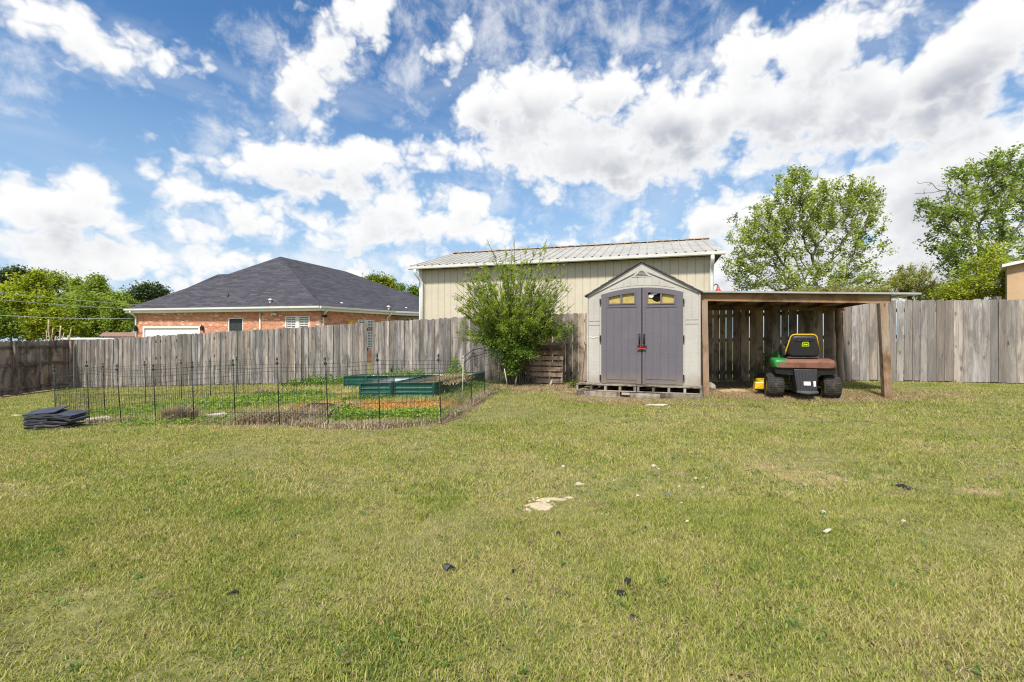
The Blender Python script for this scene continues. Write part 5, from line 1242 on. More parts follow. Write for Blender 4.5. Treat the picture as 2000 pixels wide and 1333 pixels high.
# dead grass tangled along the wire fence
M_DEAD=leafmat('dead_grass',[(0,(.20,.15,.10)),(.35,(.40,.31,.21)),(.7,(.55,.45,.31)),(1,(.66,.57,.43))],.15,.8)
def dead(n,path,width,h,lab,pw=1.):
    L=plen(path); X=np.empty(n); Y=np.empty(n)
    cl=RS.rand(max(3,int(L*4)))*L; cs=cl[RS.randint(0,len(cl),n)]+RS.randn(n)*.16; cs=np.clip(cs,0,L-.01)
    for i in range(n):
        p,d=walk(path,cs[i]); o=RS.rand()*width-.03; X[i]=p.x-d.y*o; Y[i]=p.y+d.x*o
    return blades('dead_grass',X,Y,h*(.3+RS.rand(n)),.006*(.6+RS.rand(n)),.5+.5*RS.rand(n),RS.rand(n),M_DEAD,2,0.,lab,'dead grass',curl=-.2)
GP=[(p[0],p[1]) for p in GARDEN]
dead(5000,GP[1:9],.34,.12,'tangle of dead tan grass along the front of the wire fence')
dead(2600,GP[8:13],.20,.12,'dead grass along the right side of the wire fence')
def tuft(n,px,py,r,h,lab):
    q=gp(px,py); a=RS.rand(n)*2*PI; rr=r*np.sqrt(RS.rand(n)); X=q.x+np.cos(a)*rr; Y=q.y+np.sin(a)*rr*.6
    return blades('dead_grass_clump',X,Y,h*(.4+.8*RS.rand(n)),.007*(.6+RS.rand(n)),.4+.6*RS.rand(n),RS.rand(n)*.8,M_DEAD,2,0.,lab,'dead grass',curl=-.1)
tuft(1500,352,822,.26,.30,'clump of greyish dead grass by the front wire fence'); tuft(1200,505,826,.32,.24,'clump of dead grass in the middle of the front wire fence'); tuft(1500,590,822,.45,.26,'broad clump of dead grass left of the dark log')
tuft(600,523,765,.35,.12,'brown dead grass patch deep in the garden')
litter('clay_crumbs',6000,-2.4,8.4,1.7,.55,-.1,.045,.014,'orange dead stalks and clay crumbs in front of the raised beds',leafmat('orange_stalks',[(0,(.25,.10,.03)),(.5,(.50,.24,.06)),(1,(.66,.40,.16))],.1,.9),.012)
# logs, slabs and clods in the garden
M_BARK=plain('dark_bark',(.05,.03,.02),.3,.95,.05,14,bumpy=.9)
import bmesh
p=gp(625,808); rock('log',p+Vector((0,0,.08)),(.27,.12,.11),M_BARK,'dark brown rotten log in the front of the garden','log',seed=3)
p=gp(678,808); rock('bark_chunk',p+Vector((0,0,.05)),(.055,.05,.07),M_BARK,'small dark bark chunk right of the rotten log','bark',seed=4)
p=gp(662,800); rock('soil_mound',p+Vector((0,.45,-.03)),(.36,.28,.10),plain('reddish_soil',(.27,.175,.115),.15,.95,.05,18,bumpy=.8),'low mound of reddish soil behind the rotten log','soil mound',seed=6)
def slab(x0,y0,x1,y1,th_,dp,lab,rot=0.,mat=M_PALE):
    a=gp(x0,y0); b=gp(x1,y1); m=MB(); d=Vector((b.x-a.x,b.y-a.y,0)).normalized(); n=Vector((-d.y,d.x,0))*dp
    z=min(a.z,b.z)-.01; A=Vector((a.x,a.y,a.z-.01)); B=Vector((b.x,b.y,b.z-.01)); U=Vector((0,0,th_))
    m.hexa([A,B,B+n,A+n,A+U,B+U*.8,B+n*.9+U*1.1,A+n*.8+U]); o=m.build('stone_slab',mat); bevel(o,.012); return tag(o,lab,'slab')
slab(178,824,222,819,.05,.30,'pale flat slab in the front left corner of the wire fence'); slab(409,817,445,812,.06,.16,'pale stone slab with a broken end in the front of the garden'); slab(446,814,466,810,.03,.07,'thin pale slab piece right of the broken stone slab')
slab(4,814,42,811,.012,.08,'thin pale scrap lying on the lawn at the left edge') if False else None

# ------------------------------------------------------------------ stack of black sheets at the left
M_SLAB=plain('black_rubber_sheet',(.050,.054,.070),.2,.55,.4,5); M_SLABD=plain('dusty_rubber_sheet',(.12,.11,.105),.25,.8,.2,9)
q=gp(104,841); q=Vector((q.x-.27,q.y,g1(q.x,q.y)))
def sheet(cx,cy,z,w,d_,h,ang,tx,ty,lab,mat=M_SLAB,grp=None,bend=0.):
    cx*=.82; w*=.84
    M=Matrix.Translation((q.x+cx,q.y+.28+cy,q.z+z))@Matrix.Rotation(ang,4,'Z')@Matrix.Rotation(tx,4,'X')@Matrix.Rotation(ty,4,'Y')
    m=MB(); m.M=M; n=8
    for i in range(n):
        u0=-w/2+w*i/n; u1=u0+w/n; f=lambda u:bend*(u/w*2)**2+.004*math.sin(u*25+z*90)
        m.hexa([(u0,-d_/2,f(u0)),(u1,-d_/2,f(u1)),(u1,d_/2,f(u1)),(u0,d_/2,f(u0)),(u0,-d_/2,f(u0)+h),(u1,-d_/2,f(u1)+h),(u1,d_/2,f(u1)+h),(u0,d_/2,f(u0)+h)])
    return tag(m.build('rubber_sheet',mat),lab,'rubber sheet',grp)
G_='black rubber sheets stacked by the wire fence'
for k in range(9):
    sheet(-.17+.008*math.sin(k*2),.0+.008*math.cos(k*3),.004+k*.0225,.34+.01*math.sin(k*5),.36,.019,.30+.02*math.sin(k),0,0,'neatly stacked black sheet in the left pile under the tilted top sheet' if 0<k<8 else ('lowest black sheet of the left pile' if k==0 else 'uppermost neatly stacked black sheet of the left pile'),M_SLAB,G_)
labs=['dusty lowest sheet of the slumped right pile','dusty sheet second from the bottom of the slumped right pile','bent grey sheet low in the slumped right pile','folded grey sheet half way up the slumped right pile','drooping black sheet in the upper right pile','black sheet jutting furthest right from the pile','thin bluish sheet near the top of the right pile','bluish sheet just under the top right sheet','broad bluish sheet topping the right pile']
rs=[(.10,.02,.002,.55,.34,.016,.22,0,.02,0,1),(.12,.02,.022,.50,.33,.016,.16,.02,.00,0,1),(.09,.0,.045,.46,.34,.016,.25,.03,-.02,.01,1),(.12,.03,.07,.44,.34,.018,.12,-.02,.04,.015,1),(.20,.02,.10,.42,.36,.014,.02,.06,.06,.0,0),(.27,.02,.135,.42,.30,.024,-.06,.05,.05,-.01,0),(.20,.02,.162,.46,.34,.012,.06,.05,.07,.008,0),(.18,.03,.182,.48,.34,.012,.12,.04,.05,.01,0),(.14,.05,.205,.54,.36,.012,.10,.07,.06,-.012,0)]
for lab,(cx,cy,z,w,d_,h,an,tx,ty,be,dm) in zip(labs,rs): sheet(cx,cy,z,w,d_,h,an,tx,ty,lab,M_SLABD if dm else M_SLAB,G_,be)
sheet(-.16,.04,.232,.46,.40,.014,.36,.10,-.09,'tilted smooth black sheet on top of the left pile',M_SLAB,G_,.004)

# ------------------------------------------------------------------ pallet leaning on the fence
m0=P(1059,748,11.75); m0.z=g1(m0.x,m0.y); pt=thing('pallet','grey slatted pallet stood on edge against the board fence under the shrub','pallet',m0)
dd=Vector((.957,-.289,0)); nn_=Vector((.289,.957,0)); PW=(1098-1020)/F*11.75/.99; PH=1.0
up=(Vector((0,0,1))+nn_*.22).normalized()
Q=lambda u,v,w: m0+dd*(u-PW/2)+up*v+nn_.cross(dd)*0+Vector((nn_.x,nn_.y,-.22))*w
M_PALD=wood('dark_pallet',(.16,.115,.085),(.33,.25,.195),(.46,.38,.31),mold=.1)
sl=MB()
for k,v in enumerate((.04,.20,.34,.48,.62,.755,.90)):
    h=.10 if k else .11
    m=MB(); j=random.uniform(-.01,.01); m.hexa([Q(0+j,v,0),Q(PW+j,v,0),Q(PW+j,v,.018),Q(j,v,.018),Q(j,v+h,0),Q(PW+j,v+h,0),Q(PW+j,v+h,.018),Q(j,v+h,.018)],random.random(),0); m.build('slat',M_PALD,pt)
for u in (.0,PW*.33,PW*.65,PW-.04):
    m=MB(); m.hexa([Q(u,0,.019),Q(u+.04,0,.019),Q(u+.04,0,.10),Q(u,0,.10),Q(u,PH,.019),Q(u+.04,PH,.019),Q(u+.04,PH,.10),Q(u,PH,.10)],random.random(),2); m.build('stringer',M_PALD,pt)
for v in (.05,.45,.88):
    m=MB(); m.hexa([Q(0,v,.101),Q(PW,v,.101),Q(PW,v,.118),Q(0,v,.118),Q(0,v+.1,.101),Q(PW,v+.1,.101),Q(PW,v+.1,.118),Q(0,v+.1,.118)],random.random(),0); m.build('back_slat',M_PALD,pt)
p=gp(1075,752); m=MB(); m.beam(p+Vector((0,0,0)),p+Vector((.05,.05,.12)),.05,.03,.9); tag(m.build('wood_scrap',M_PAL),'small pale wood scrap leaning in the dirt before the pallet','wood scrap')

# ------------------------------------------------------------------ things lying on the lawn
M_FAB=plain('black_plastic_scrap',(.016,.016,.019),.3,.45,.5,30)
def scrap(x,y,w,d_,h,lab,seed,mat=M_FAB,nm='plastic_scrap',cat='scrap'):
    """a crumpled rag-like sheet: folded fan of facets standing a little out of the grass"""
    c=gp(x,y); r=random.Random(seed); m=MB(); n=6; a0=r.random()*6; R=[]
    for i in range(n): a=a0+2*PI*i/n; k=r.choice((.35,.7,1.25)); R.append(Vector((c.x+math.cos(a)*w*.62*k,c.y+math.sin(a)*d_*.5*k,c.z+.008+h*1.2*r.random())))
    t_=c+Vector((r.uniform(-.2,.2)*w,0,.012+h)); dn=Vector((0,0,-.003))
    for i in range(n): j=(i+1)%n; m.poly([t_,R[i],R[j]],.5); m.poly([t_+dn,R[j]+dn,R[i]+dn],.5); m.poly([R[j],R[i],R[i]+dn,R[j]+dn],.5)
    return tag(m.build(nm,mat),lab,cat)
scrap(877,1116,.082,.085,.022,'largest black plastic scrap, left of centre in the foreground lawn',1)
scrap(1226,1141,.045,.05,.012,'upper of two black scraps close together in the right foreground lawn',2)
scrap(1218,1164,.042,.05,.012,'lower of two black scraps close together in the right foreground lawn',3)
scrap(1002,1119,.022,.03,.008,'tiny dark scrap right of the largest black scrap',4)
scrap(456,1161,.028,.035,.010,'small black scrap alone in the left foreground lawn',5)
scrap(1092,1046,.030,.04,.012,'small dark scrap just below the sand patch',6)
scrap(1235,1209,.040,.04,.010,'small dark scrap lowest in the right foreground lawn',7)
scrap(1763,953,.085,.11,.020,'black plastic strip on the far right of the lawn',8)
scrap(1262,1034,.02,.03,.008,'tiny dark scrap between the sand patch and the white paper',9)
scrap(1613,1043,.055,.055,.02,'crumpled white paper scrap on the right foreground lawn',10,M_PALE,'paper_scrap','paper')
WH=[(1100,913,.018),(1130,946,.017),(1067,898,.012),(1199,941,.014),(1245,970,.014),(1607,1003,.018),(1342,1020,.012),(1764,1020,.014),(1358,936,.014),(1373,953,.012),(1326,952,.012),(1380,935,.012),(1410,917,.012),(1600,938,.014),(1573,948,.012),(1277,912,.02),(1286,917,.012),(1403,978,.010),(1331,983,.010),(1652,940,.010),(1080,884,.01),(1035,1000,.012),(1176,1006,.009)]
for i,(x,y,r) in enumerate(WH):
    c=gp(x,y); rock('white_pebble',c+Vector((0,0,r*.5)),(r*1.05,r*.8,r*.65),M_PALE,'small pale pebble scattered on the open lawn','pebble',seed=20+i)['group']='pale pebbles scattered on the lawn'
c=gp(1304,970); rock('blue_scrap',c+Vector((0,0,.008)),(.014,.012,.01),plain('blue_plastic',(.03,.20,.35),.1,.4,.4),'tiny blue plastic scrap on the lawn below the shed','scrap',seed=44)
c=gp(1283,793); rock('pale_board_scrap',c+Vector((0,0,.015)),(.20,.05,.02),M_PALE,'pale flat scrap in the grass before the shed deck','scrap',seed=45)
c=gp(33,812); rock('pale_scrap',c+Vector((0,0,.01)),(.10,.03,.012),M_PALE,'white flat scrap on the lawn behind the black sheet stack','scrap',seed=46)
# crumbled sand: clods on the sand patch
c0=gp(1052,985)
for i in range(14):
    a=random.random()*6.28; r=random.random()*.09; rr=random.uniform(.004,.011)
    rock('sand_clod',Vector((c0.x+math.cos(a)*r*1.2+.02,c0.y+.05+math.sin(a)*r,c0.z+.012)),(rr*1.3,rr,rr*.8),M_SANDC if i else (M_SANDC:=plain('sand_clods',(.62,.51,.36),.12,.95,.05,40,bumpy=.5)),'crumbled tan clod on the bare sand patch','clod',seed=60+i)['group']='clods on the sand patch'
# ------------------------------------------------------------------ trees
def grow(base,fork,blobs,ntips,rs,balance=.35,jit=.12,trunk_pts=4,step=.6,up=.25):
    """nodes + parents of a branching skeleton that fills the blobs"""
    nodes=[np.array(base,float)]; par=[-1]
    for k in range(1,trunk_pts+1):
        p=np.array(base)*(1-k/trunk_pts)+np.array(fork)*k/trunk_pts; p[:2]+=rs.randn(2)*jit*.5*(k<trunk_pts); nodes.append(p); par.append(len(nodes)-2)
    w=np.array([b[6] for b in blobs]); w=w/w.sum(); tips=[]
    for _ in range(ntips):
        b=blobs[rs.choice(len(blobs),p=w)]; v=rs.randn(3); v/=np.linalg.norm(v); r=rs.rand()**.42*(1.28 if rs.rand()<.12 else 1.)
        tips.append((b[0]+v[0]*b[3]*r,b[1]+v[1]*b[4]*r,b[2]+v[2]*b[5]*r))
    tips=np.array(tips); f=np.array(fork); tips=tips[np.argsort(np.linalg.norm(tips-f,axis=1)+rs.rand(len(tips))*.5)]
    cap=ntips*14+50; N=np.zeros((cap,3)); N[:len(nodes)]=nodes; PL=np.zeros(cap)
    for i in range(1,len(nodes)): PL[i]=PL[i-1]+np.linalg.norm(N[i]-N[i-1])
    n=len(nodes); first=trunk_pts-1; ends=[]
    for tp in tips:
        d=np.linalg.norm(N[first:n]-tp,axis=1); back=np.maximum(0,N[first:n,2]-tp[2])*.6
        j=first+int(np.argmin(d+balance*PL[first:n]+back)); p0=N[j].copy(); D=np.linalg.norm(tp-p0); k=max(2,min(10,int(D/step)+1))
        dirp=(N[j]-N[par[j]]) if par[j]>=0 else np.array([0,0,1.]); dirp=dirp/max(1e-6,np.linalg.norm(dirp)); c1=p0+dirp*D*.35+np.array([0,0,D*up*.3])
        prev=j
        for s in range(1,k+1):
            u=s/k; q=(1-u)**2*p0+2*u*(1-u)*c1+u*u*tp+(rs.randn(3)*jit*D*.12*(s<k))
            N[n]=q; par.append(prev); PL[n]=PL[prev]+np.linalg.norm(q-N[prev]); prev=n; n+=1
            if n>=cap-1: break
        ends.append(prev)
        if n>=cap-12: break
    return N[:n],np.array(par[:n]),ends
def skeleton_mesh(name,N,par,r_tip,ex,rmax,sides=5):
    n=len(N); a=np.zeros(n); kids=np.zeros(n,int)
    for i in range(n-1,0,-1):
        if kids[i]==0: a[i]=r_tip**ex
        a[par[i]]+=a[i]; kids[par[i]]+=1
    R=np.minimum(a**(1/ex),rmax); R[0]=R[0]*1.25
    i=np.arange(1,n); A=N[par[i]]; B=N[i]; ra=np.minimum(R[par[i]],R[i]*1.45); rb=R[i]
    d=B-A; L=np.maximum(np.linalg.norm(d,axis=1),1e-6)[:,None]; d=d/L; ref=np.where(np.abs(d[:,2:3])<.9,[[0,0,1.]],[[1.,0,0]]); x=np.cross(d,ref); x/=np.linalg.norm(x,axis=1)[:,None]; y=np.cross(x,d)
    co=[]
    for (C,r) in ((A,ra),(B+d*rb[:,None]*.3,rb)):
        for k in range(sides):
            an=2*PI*k/sides; co.append(C+(x*math.cos(an)+y*math.sin(an))*r[:,None])
    co=np.stack(co,1).reshape(-1,3); m=len(i); b=np.arange(m)[:,None]*2*sides
    q=np.array([[k,(k+1)%sides,sides+(k+1)%sides,sides+k] for k in range(sides)]).reshape(-1)
    return np_mesh(name,co,4,(b+q).reshape(-1),np.full(len(co),.5),smooth=True)
def barkmat(name,c): return plain(name,c,.2,.95,.05,6,bumpy=.4)
M_BRK=barkmat('tree_bark',(.17,.145,.125)); M_BRKD=barkmat('dark_tree_bark',(.07,.055,.045))
def LM(nm,dk,md,lt,hi,tr=.45): return leafmat(nm,[(0,dk),(.35,md),(.72,lt),(1,hi)],tr,.5)
ML_MAPLE=LM('maple_leaves',(.11,.15,.035),(.25,.31,.06),(.42,.48,.13),(.56,.60,.27))
ML_MAPLE2=LM('second_maple_leaves',(.08,.13,.035),(.19,.27,.05),(.34,.42,.10),(.50,.55,.20))
ML_YG=LM('yellow_green_leaves',(.14,.17,.02),(.30,.35,.03),(.46,.50,.05),(.60,.60,.11))
ML_MG=LM('mid_green_leaves',(.07,.12,.02),(.17,.25,.035),(.30,.38,.06),(.44,.49,.14))
ML_PINE=LM('pine_needles',(.03,.055,.022),(.06,.10,.035),(.10,.15,.055),(.15,.19,.08),.15)
ML_RED=LM('reddish_leaves',(.20,.15,.06),(.34,.28,.12),(.36,.42,.13),(.50,.50,.24))
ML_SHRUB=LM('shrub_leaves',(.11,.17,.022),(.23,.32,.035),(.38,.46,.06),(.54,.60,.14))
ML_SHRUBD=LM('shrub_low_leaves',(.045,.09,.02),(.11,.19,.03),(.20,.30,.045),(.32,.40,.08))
def leaves_at(N,par,ends,per,sig,size,rs,tb=.5,tv=.22,clump=.18,lastn=2,zbias=0.,skip=0.,wind=(0,0,0),asp=.6,flat=.4):
    ch=[]
    for e in ends:
        if rs.rand()<skip: continue
        j=e; seg=[e]
        for _ in range(lastn): 
            j=par[j]
            if j<=0: break
            seg.append(j)
        ch.append(seg)
    C=[];T=[]
    for seg in ch:
        ct=tb+rs.randn()*clump
        P_=N[seg]; k=per; u=rs.rand(k)**1.4*(len(seg)-1); i0=np.minimum(u.astype(int),len(seg)-2) if len(seg)>1 else np.zeros(k,int); f=(u-i0)[:,None]
        p=P_[i0]*(1-f)+P_[np.minimum(i0+1,len(seg)-1)]*f
        p=p+rs.randn(k,3)*sig+np.array(wind)*rs.rand(k,1); C.append(p); T.append(np.full(k,ct)+rs.randn(k)*tv)
    C=np.concatenate(C); T=np.clip(np.concatenate(T),0,1); 
    return leafcloud(C,size*(.55+.9*rs.rand(len(C))),T,flat,asp)
def tree(name,lab,cat,base,fork,blobs,ntips,per,leaf,sig,mat,bark,seed,rtip=.012,rmax=.2,ex=2.3,group=None,skip=0.,balance=.35,step=.6,lastn=2,tb=.5,wind=(0,0,0),asp=.6,flat=.4,clump=.2,jit=.12,bare=None):
    rs=np.random.RandomState(seed); N,par,ends=grow(base,fork,blobs,ntips,rs,balance,jit,step=step)
    th=thing(name,lab,cat,base,group)
    o=link('trunk',skeleton_mesh('trunk',N-np.array(base),par,rtip,ex,rmax),bark,th,base)
    co,idx,ti=leaves_at(N,par,ends,per,sig,leaf,rs,tb,.2,clump,lastn,skip=skip,wind=wind,asp=asp,flat=flat)
    link('crown',np_mesh('crown',co-np.array(base),4,idx,ti),mat,th,base)
    if bare:
        N2,par2,e2=grow(fork,fork+np.array([0,0,.5]),bare[0],bare[1],rs,.2,.1,step=.5); link('bare_branches',skeleton_mesh('bare_branches',N2-np.array(base),par2,.008,2.2,.05,4),bark,th,base)
    return th
def B(x,y,Z,rx,ry,w=1.,rd=None):  # crown blob from photo pixels at depth Z
    p=P(x,y,Z); s=Z/F; return (p.x,p.y,p.z,rx*s,(rd or rx*.8)*s,ry*s,w)
# --- big maple behind the lean-to
Z=22; b0=P(1580,640,Z); b0=np.array([b0.x,b0.y,-.1]); fk=np.array(P(1582,590,Z))
tree('maple_tree','large airy green maple rising behind the lean-to roof','tree',b0,fk,
 [B(1560,395,Z,66,66,2.6),B(1640,400,Z,60,58,1.8),B(1690,390,Z,40,44,1.1),B(1480,450,Z,62,58,2.0),B(1560,470,Z,110,70,3.2),B(1690,470,Z,46,50,1.0),B(1450,520,Z,38,46,1.0),B(1560,550,Z,125,42,2.9),B(1680,545,Z,55,30,1.0),B(1545,345,Z,34,22,.5)],
 1250,29,.105,.085,ML_MAPLE,M_BRK,3,rtip=.0075,rmax=.11,step=.5,wind=(.10,0,0),clump=.2,skip=.05,lastn=1)
Z=20; b0=P(1925,640,Z); b0=np.array([b0.x,b0.y,0.]); fk=np.array(P(1915,560,Z))
tree('maple_tree','tall darker green maple at the right edge with dead upper twigs','tree',b0,fk,
 [B(1900,420,Z,70,60,2.6),B(1960,380,Z,60,60,2.4),B(2040,430,Z,90,120,4.0),B(1850,410,Z,48,26,.8),B(1850,470,Z,40,40,1.1),B(1930,500,Z,85,60,3.4),B(1880,540,Z,50,40,1.3),B(1880,350,Z,30,30,.7),B(1950,320,Z,60,26,1.2),B(2030,330,Z,60,40,1.5),B(1800,400,Z,22,12,.3),B(2120,500,Z,90,90,2.5)],
 1000,27,.115,.09,ML_MAPLE2,M_BRK,5,rtip=.008,rmax=.14,step=.5,clump=.22,skip=.05,lastn=1,bare=([B(1940,330,Z,60,40,2),B(1840,385,Z,50,30,1),B(1800,360,Z,20,16,.4)],60))
# --- smaller ones behind the right fence
Z=24; b0=P(1780,640,Z); b0=np.array([b0.x,b0.y,0.]); fk=np.array(P(1780,600,Z))
tree('small_tree','open reddish-green small tree between the two maples','tree',b0,fk,[B(1785,545,Z,38,34,2.),B(1750,560,Z,38,26,1.3),B(1825,570,Z,30,20,1.),B(1720,575,Z,30,16,.7)],330,34,.085,.08,ML_RED,M_BRK,8,rtip=.010,rmax=.09,tb=.6)
Z=17; b0=P(1890,640,Z); b0=np.array([b0.x,b0.y,.1]); fk=np.array(P(1890,600,Z))
tree('bush','bright yellow-green bush over the right fence in front of the tan building','bush',b0,fk,[B(1905,560,Z,62,26,2.6),B(1975,565,Z,30,24,1.1),B(1925,525,Z,30,34,1.2),B(1945,500,Z,16,22,.4),B(1860,575,Z,40,16,1.0)],420,30,.075,.085,ML_YG,M_BRK,9,rtip=.008,rmax=.06,tb=.42)
Z=19; b0=P(1650,640,Z); b0=np.array([b0.x,b0.y,.0]); fk=np.array(P(1650,605,Z))
tree('bush','low red-tinged bush just above the lean-to roof','bush',b0,fk,[B(1640,572,Z,52,14,2.),B(1700,575,Z,40,14,1.3),B(1580,572,Z,40,10,.9)],220,40,.07,.07,ML_RED,M_BRK,10,rtip=.008,rmax=.06)
Z=27; b0=P(1840,640,Z); b0=np.array([b0.x,b0.y,.0]); fk=np.array(P(1840,610,Z))
tree('bush','mid green bush left of the yellow-green one','bush',b0,fk,[B(1845,572,Z,50,18,2.)],160,50,.10,.10,ML_MG,M_BRK,12,rtip=.008,rmax=.06)
# --- left woods, tree by tree
def wood_tree(lab,x,yb,Z,blobs,nt,per,leaf,mat,seed,cat='tree',bark=M_BRKD,tb=.5,nm='woodland_tree',rmax=.22,skip=0.,fk_=None):
    b=P(x,yb,Z); g=-1.3; b0=np.array([b.x,b.y,g]); f=np.array(P(x,fk_ or (yb-25),Z)); return tree(nm,lab,cat,b0,f,[B(*q[:2],Z,*q[2:]) for q in blobs],nt,per,leaf,leaf*1.1,mat,bark,seed,rtip=.02,rmax=rmax,ex=2.2,group='trees beyond the left fence',step=1.2,tb=tb,skip=skip)
wood_tree('dark pine top behind the yellow-green tree at the far left',22,660,62,[(30,540,30,14,1.),(10,548,18,12,.5),(45,536,14,8,.3)],120,60,.30,ML_PINE,21)
wood_tree('large yellow-green tree at the left edge beyond the fence',60,672,48,[(60,575,42,34,2.4),(15,590,36,40,2.),(95,600,38,34,2.),(50,630,60,30,2.2),(-40,600,50,50,2.),(70,548,20,18,.7)],520,60,.22,ML_YG,22,tb=.45)
wood_tree('half bare pale green tree behind the yellow-green one',100,660,56,[(90,540,14,18,.8),(112,548,22,18,1.2),(130,565,22,24,1.)],170,30,.22,ML_MG,23,skip=.2,tb=.75)
wood_tree('tall thin-crowned green tree left of the pine',185,665,54,[(188,560,20,26,1.3),(165,580,26,26,1.3),(205,585,22,24,1.2),(190,548,10,14,.4),(150,558,10,18,.4)],240,44,.22,ML_MG,24,skip=.08,tb=.6)
wood_tree('full bright green tree in the middle of the left woods',165,668,46,[(165,600,46,34,2.4),(205,610,34,36,2.),(140,625,40,30,1.6),(190,640,50,22,1.6),(232,625,24,36,1.3)],480,60,.20,ML_MG,25,tb=.62)
wood_tree('olive tree with low boughs near the cut stems',105,672,43,[(100,625,38,24,1.6),(125,640,34,20,1.2),(80,645,30,16,1.)],260,50,.18,ML_YG,26,tb=.3)
wood_tree('broad dark pine left of the brick house roof',285,660,60,[(288,575,34,16,1.6),(300,568,24,12,1.),(270,590,34,14,1.4),(262,605,30,16,1.),(305,588,24,12,.8),(250,620,26,18,.8)],420,50,.26,ML_PINE,27,tb=.5,fk_=615)
wood_tree('light green tree between the woods and the pine',238,662,52,[(240,590,20,20,1.2),(250,615,22,26,1.2),(225,640,24,20,1.)],180,50,.20,ML_MG,28,tb=.7)
wood_tree('dark undergrowth tree at the left end of the woods',-20,672,44,[(0,640,40,26,1.6),(-50,620,50,40,1.6)],180,60,.20,ML_MG,29,tb=.2)
wood_tree('dark-leaved tree filling in behind the left woods',130,668,68,[(120,610,90,36,2.),(40,620,80,36,2.),(210,620,60,34,1.6),(-60,610,80,46,2.)],520,60,.34,ML_MG,30,tb=.12)
# --- behind the brick house
Z=52; b0=P(745,650,Z); b0=np.array([b0.x,b0.y,-.6]); fk=np.array(P(745,600,Z))
tree('maple_tree','pale green tree showing above the brick house roof','tree',b0,fk,[B(742,553,Z,20,18,1.6),B(720,548,Z,15,10,.8),B(762,560,Z,16,16,1.),B(735,580,Z,40,20,1.)],170,50,.21,.22,ML_YG,M_BRKD,31,rtip=.02,rmax=.2,step=1.1,tb=.2)
Z=50; b0=P(812,650,Z); b0=np.array([b0.x,b0.y,-.6]); fk=np.array(P(812,610,Z))
tree('small_tree','dark round tree between the house roof and the cream building','tree',b0,fk,[B(810,572,Z,15,11,1.5),B(818,585,Z,18,14,1.)],90,50,.18,.2,ML_MAPLE2,M_BRKD,32,rtip=.02,rmax=.15,step=1.1,tb=.3)
Z=54; b0=P(786,650,Z); b0=np.array([b0.x,b0.y,-.6]); fk=np.array(P(786,600,Z))
tree('small_tree','thin sparse tree tip over the low end of the house roof','tree',b0,fk,[B(786,562,Z,7,10,1.)],24,20,.18,.2,ML_MG,M_BRKD,33,rtip=.015,rmax=.1,step=1.1)
# --- cut-back stems beyond the left fence corner
M_CUT=plain('cut_wood',(.42,.33,.24),.15,.9,.1,10,bumpy=.3)
st_=thing('pruned_crape_myrtle','hard pruned crape myrtle with bare cut stems beyond the fence corner','shrub',P(108,690,21)-Vector((0,0,1.0)))
for (xa,xb,yt,r) in ((99,95,624,.028),(101,104,640,.02),(97,91,646,.02),(118,119,636,.032),(120,125,650,.02),(134,139,642,.022),(132,134,655,.035),(109,109,657,.03)):
    a=P(xa,700,21); b=P(xb,yt,21); m=MB(); m.tube([a,a.lerp(b,.35)+Vector((.05,0,0)),a.lerp(b,.7)-Vector((.04,0,0)),b],[r*1.1,r,r*.9,r],7); m.build('cut_stem',M_CUT,st_)
# --- feathery shrub in front of the fence
rs=np.random.RandomState(77); base=np.array([.10,11.9,g1(.10,11.9)])
sh=thing('feathery_shrub','tall feathery green shrub spilling over the board fence beside the pallet','shrub',base)
tips=[]
def tipz(x,y,dz=0.): p=P(x,y,11.7+dz); return np.array([p.x,p.y,p.z])
for (x,y) in [(953,468),(985,478),(1000,490),(1030,480),(1066,468),(1050,478),(1020,500),(975,500),(940,512),(925,512),(1005,470),(1072,478),(960,490),(1090,505),(1104,512),(885,555),(882,578),(905,545),(912,520),(890,598),(905,610),(1118,568),(1108,545),(1100,530),(1120,592),(1112,610),(930,530),(878,660),(898,640),(890,648),(1127,640),(1112,655),(1098,600)]: tips.append((tipz(x,y,rs.randn()*.5),1))
for _ in range(64):
    sdx=-1 if rs.rand()<.6 else 1; x=1000+sdx*(60+60*rs.rand()); y=520+140*rs.rand()
    tips.append((tipz(x,y,rs.randn()*.5),1))
for _ in range(150):
    a=rs.rand()*PI*2; r=rs.rand()**.5; x=1003+math.cos(a)*r*105; y=572+math.sin(a)*r*72
    if y>590: x=1003+(x-1003)*.95
    tips.append((tipz(x,y,rs.randn()*.75),0))
stems=MB(); LC=[];LT=[]
def bez(a,b,c,n): u=np.linspace(0,1,n)[:,None]; return (1-u)**2*a+2*u*(1-u)*b+u*u*c
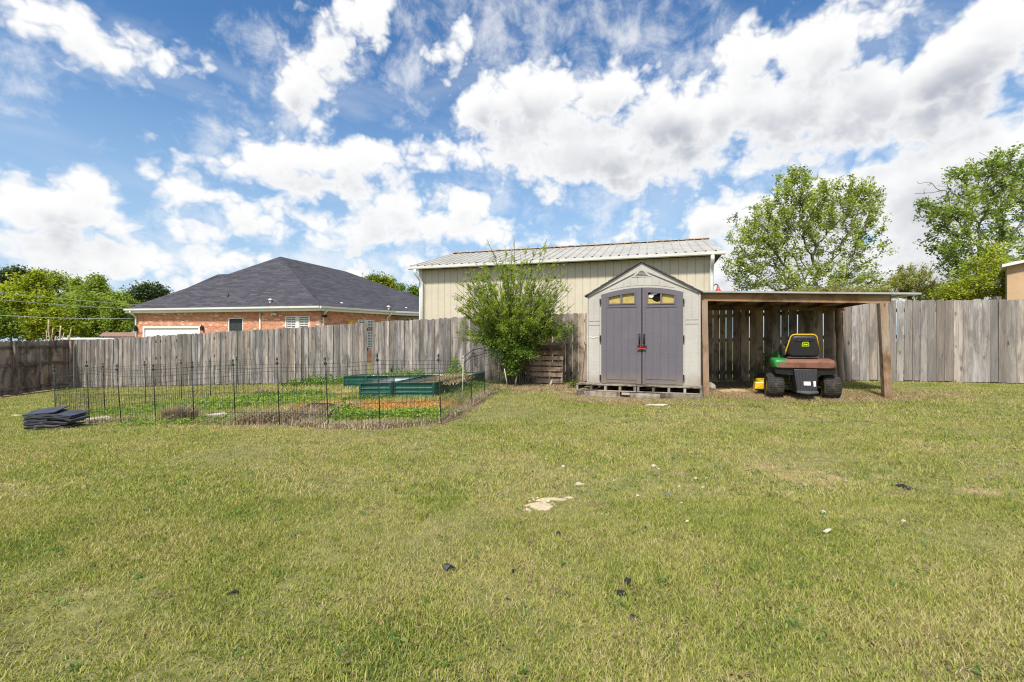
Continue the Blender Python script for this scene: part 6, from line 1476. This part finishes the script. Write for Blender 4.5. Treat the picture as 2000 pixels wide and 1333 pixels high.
for (tp,long_) in tips:
    tp[1]=min(tp[1],12.75-.28*tp[0]) if tp[2]<1.9 else tp[1]
    b=base+np.array([rs.randn()*.12,rs.randn()*.08,0]); h=tp[2]-b[2]; mid=b+np.array([(tp[0]-b[0])*.22,(tp[1]-b[1])*.22,h*(.60 if tp[2]>1.6 else .95)])
    n=14; pts=bez(b,mid,tp,n)+np.concatenate([np.zeros((1,3)),rs.randn(n-1,3)*.028]); L=np.linalg.norm(tp-b)
    stems.tube([Vector(p) for p in pts],[.010*(1-.8*k/n)+.002 for k in range(n)],4,caps=False)
    # twigs along the outer part, each with small leaves
    for k in range(int(11 if long_ else 15)):
        u=.42+.58*rs.rand()**.8; i=min(n-2,int(u*(n-1))); p=pts[i]; d=pts[i+1]-pts[i]; d/=np.linalg.norm(d); e=d*.8+rs.randn(3)*.5+np.array([0,0,.15]); e/=np.linalg.norm(e); tl=(.12+.30*rs.rand())*(1.1-u*.6)
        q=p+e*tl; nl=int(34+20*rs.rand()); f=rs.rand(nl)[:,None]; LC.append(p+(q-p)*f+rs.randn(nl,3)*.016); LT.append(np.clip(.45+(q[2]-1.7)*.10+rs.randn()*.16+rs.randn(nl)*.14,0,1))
        if rs.rand()<.4: stems.tube([Vector(p),Vector(q)],[.004,.002],3,caps=False)
    nl=26; u=.4+.6*rs.rand(nl); ii=np.minimum((u*(n-1)).astype(int),n-2); ff=(u*(n-1)-ii)[:,None]; LC.append(pts[ii]*(1-ff)+pts[ii+1]*ff+rs.randn(nl,3)*.02); LT.append(np.clip(.6+rs.randn(nl)*.2,0,1))
for k in range(5):
    a=k*1.3; stems.tube([Vector(base)+Vector((math.cos(a)*.09,math.sin(a)*.06,-.05)),Vector(base)+Vector((math.cos(a)*.13,math.sin(a)*.1,.7)),Vector(base)+Vector((math.cos(a)*.3,math.sin(a)*.2,1.6))],[.05,.04,.02],6)
stems.build('stems',M_BRK,sh)
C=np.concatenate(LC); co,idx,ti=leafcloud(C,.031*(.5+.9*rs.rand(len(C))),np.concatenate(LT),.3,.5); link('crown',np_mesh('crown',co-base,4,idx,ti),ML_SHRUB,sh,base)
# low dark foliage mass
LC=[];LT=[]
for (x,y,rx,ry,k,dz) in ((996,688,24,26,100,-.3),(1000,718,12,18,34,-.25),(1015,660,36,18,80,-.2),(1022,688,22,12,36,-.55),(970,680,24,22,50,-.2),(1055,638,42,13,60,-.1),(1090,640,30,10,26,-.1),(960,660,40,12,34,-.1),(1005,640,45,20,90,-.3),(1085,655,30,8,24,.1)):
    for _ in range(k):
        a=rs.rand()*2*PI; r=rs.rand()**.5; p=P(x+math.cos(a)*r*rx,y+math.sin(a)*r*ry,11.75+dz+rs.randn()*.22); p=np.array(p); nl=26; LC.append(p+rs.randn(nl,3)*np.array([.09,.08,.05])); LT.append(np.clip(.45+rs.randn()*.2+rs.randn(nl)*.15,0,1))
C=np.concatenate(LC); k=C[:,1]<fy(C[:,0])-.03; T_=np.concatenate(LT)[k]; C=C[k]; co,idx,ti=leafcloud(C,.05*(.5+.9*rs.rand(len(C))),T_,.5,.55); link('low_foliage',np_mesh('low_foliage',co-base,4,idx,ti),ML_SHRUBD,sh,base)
# vine by the mower and small weeds at the fence foot
def vine(lab,pts,Z,n,mat,sg=.07):
    LC=[]
    for _ in range(n//20):
        i=rs.randint(len(pts)-1); u=rs.rand(); x=pts[i][0]*(1-u)+pts[i+1][0]*u; y=pts[i][1]*(1-u)+pts[i+1][1]*u; LC.append(np.array(P(x,y,Z))+rs.randn(20,3)*np.array([sg,.04,sg]))
    C=np.concatenate(LC); C=C[C[:,1]<fy(C[:,0])-.03]; co,idx,ti=leafcloud(C,.045*(.5+.9*rs.rand(len(C))),np.clip(.4+rs.randn(len(C))*.2,0,1)); o=link('fence_vine',np_mesh('fence_vine',co,4,idx,ti),mat); tag(o,lab,'vine')
    return o
vine('thin green vine climbing the dark fence left of the mower',[(1478,760),(1488,725),(1498,705),(1503,690)],11.0,420,ML_SHRUBD,.06)
vine('leafy weed at the foot of the dark fence left of the mower',[(1470,752),(1488,738),(1478,730)],11.0,400,ML_SHRUBD,.07)
vine('small green weed beside the deck on the left of the shed',[(1110,752),(1125,750)],10.8,260,ML_SHRUBD,.05)
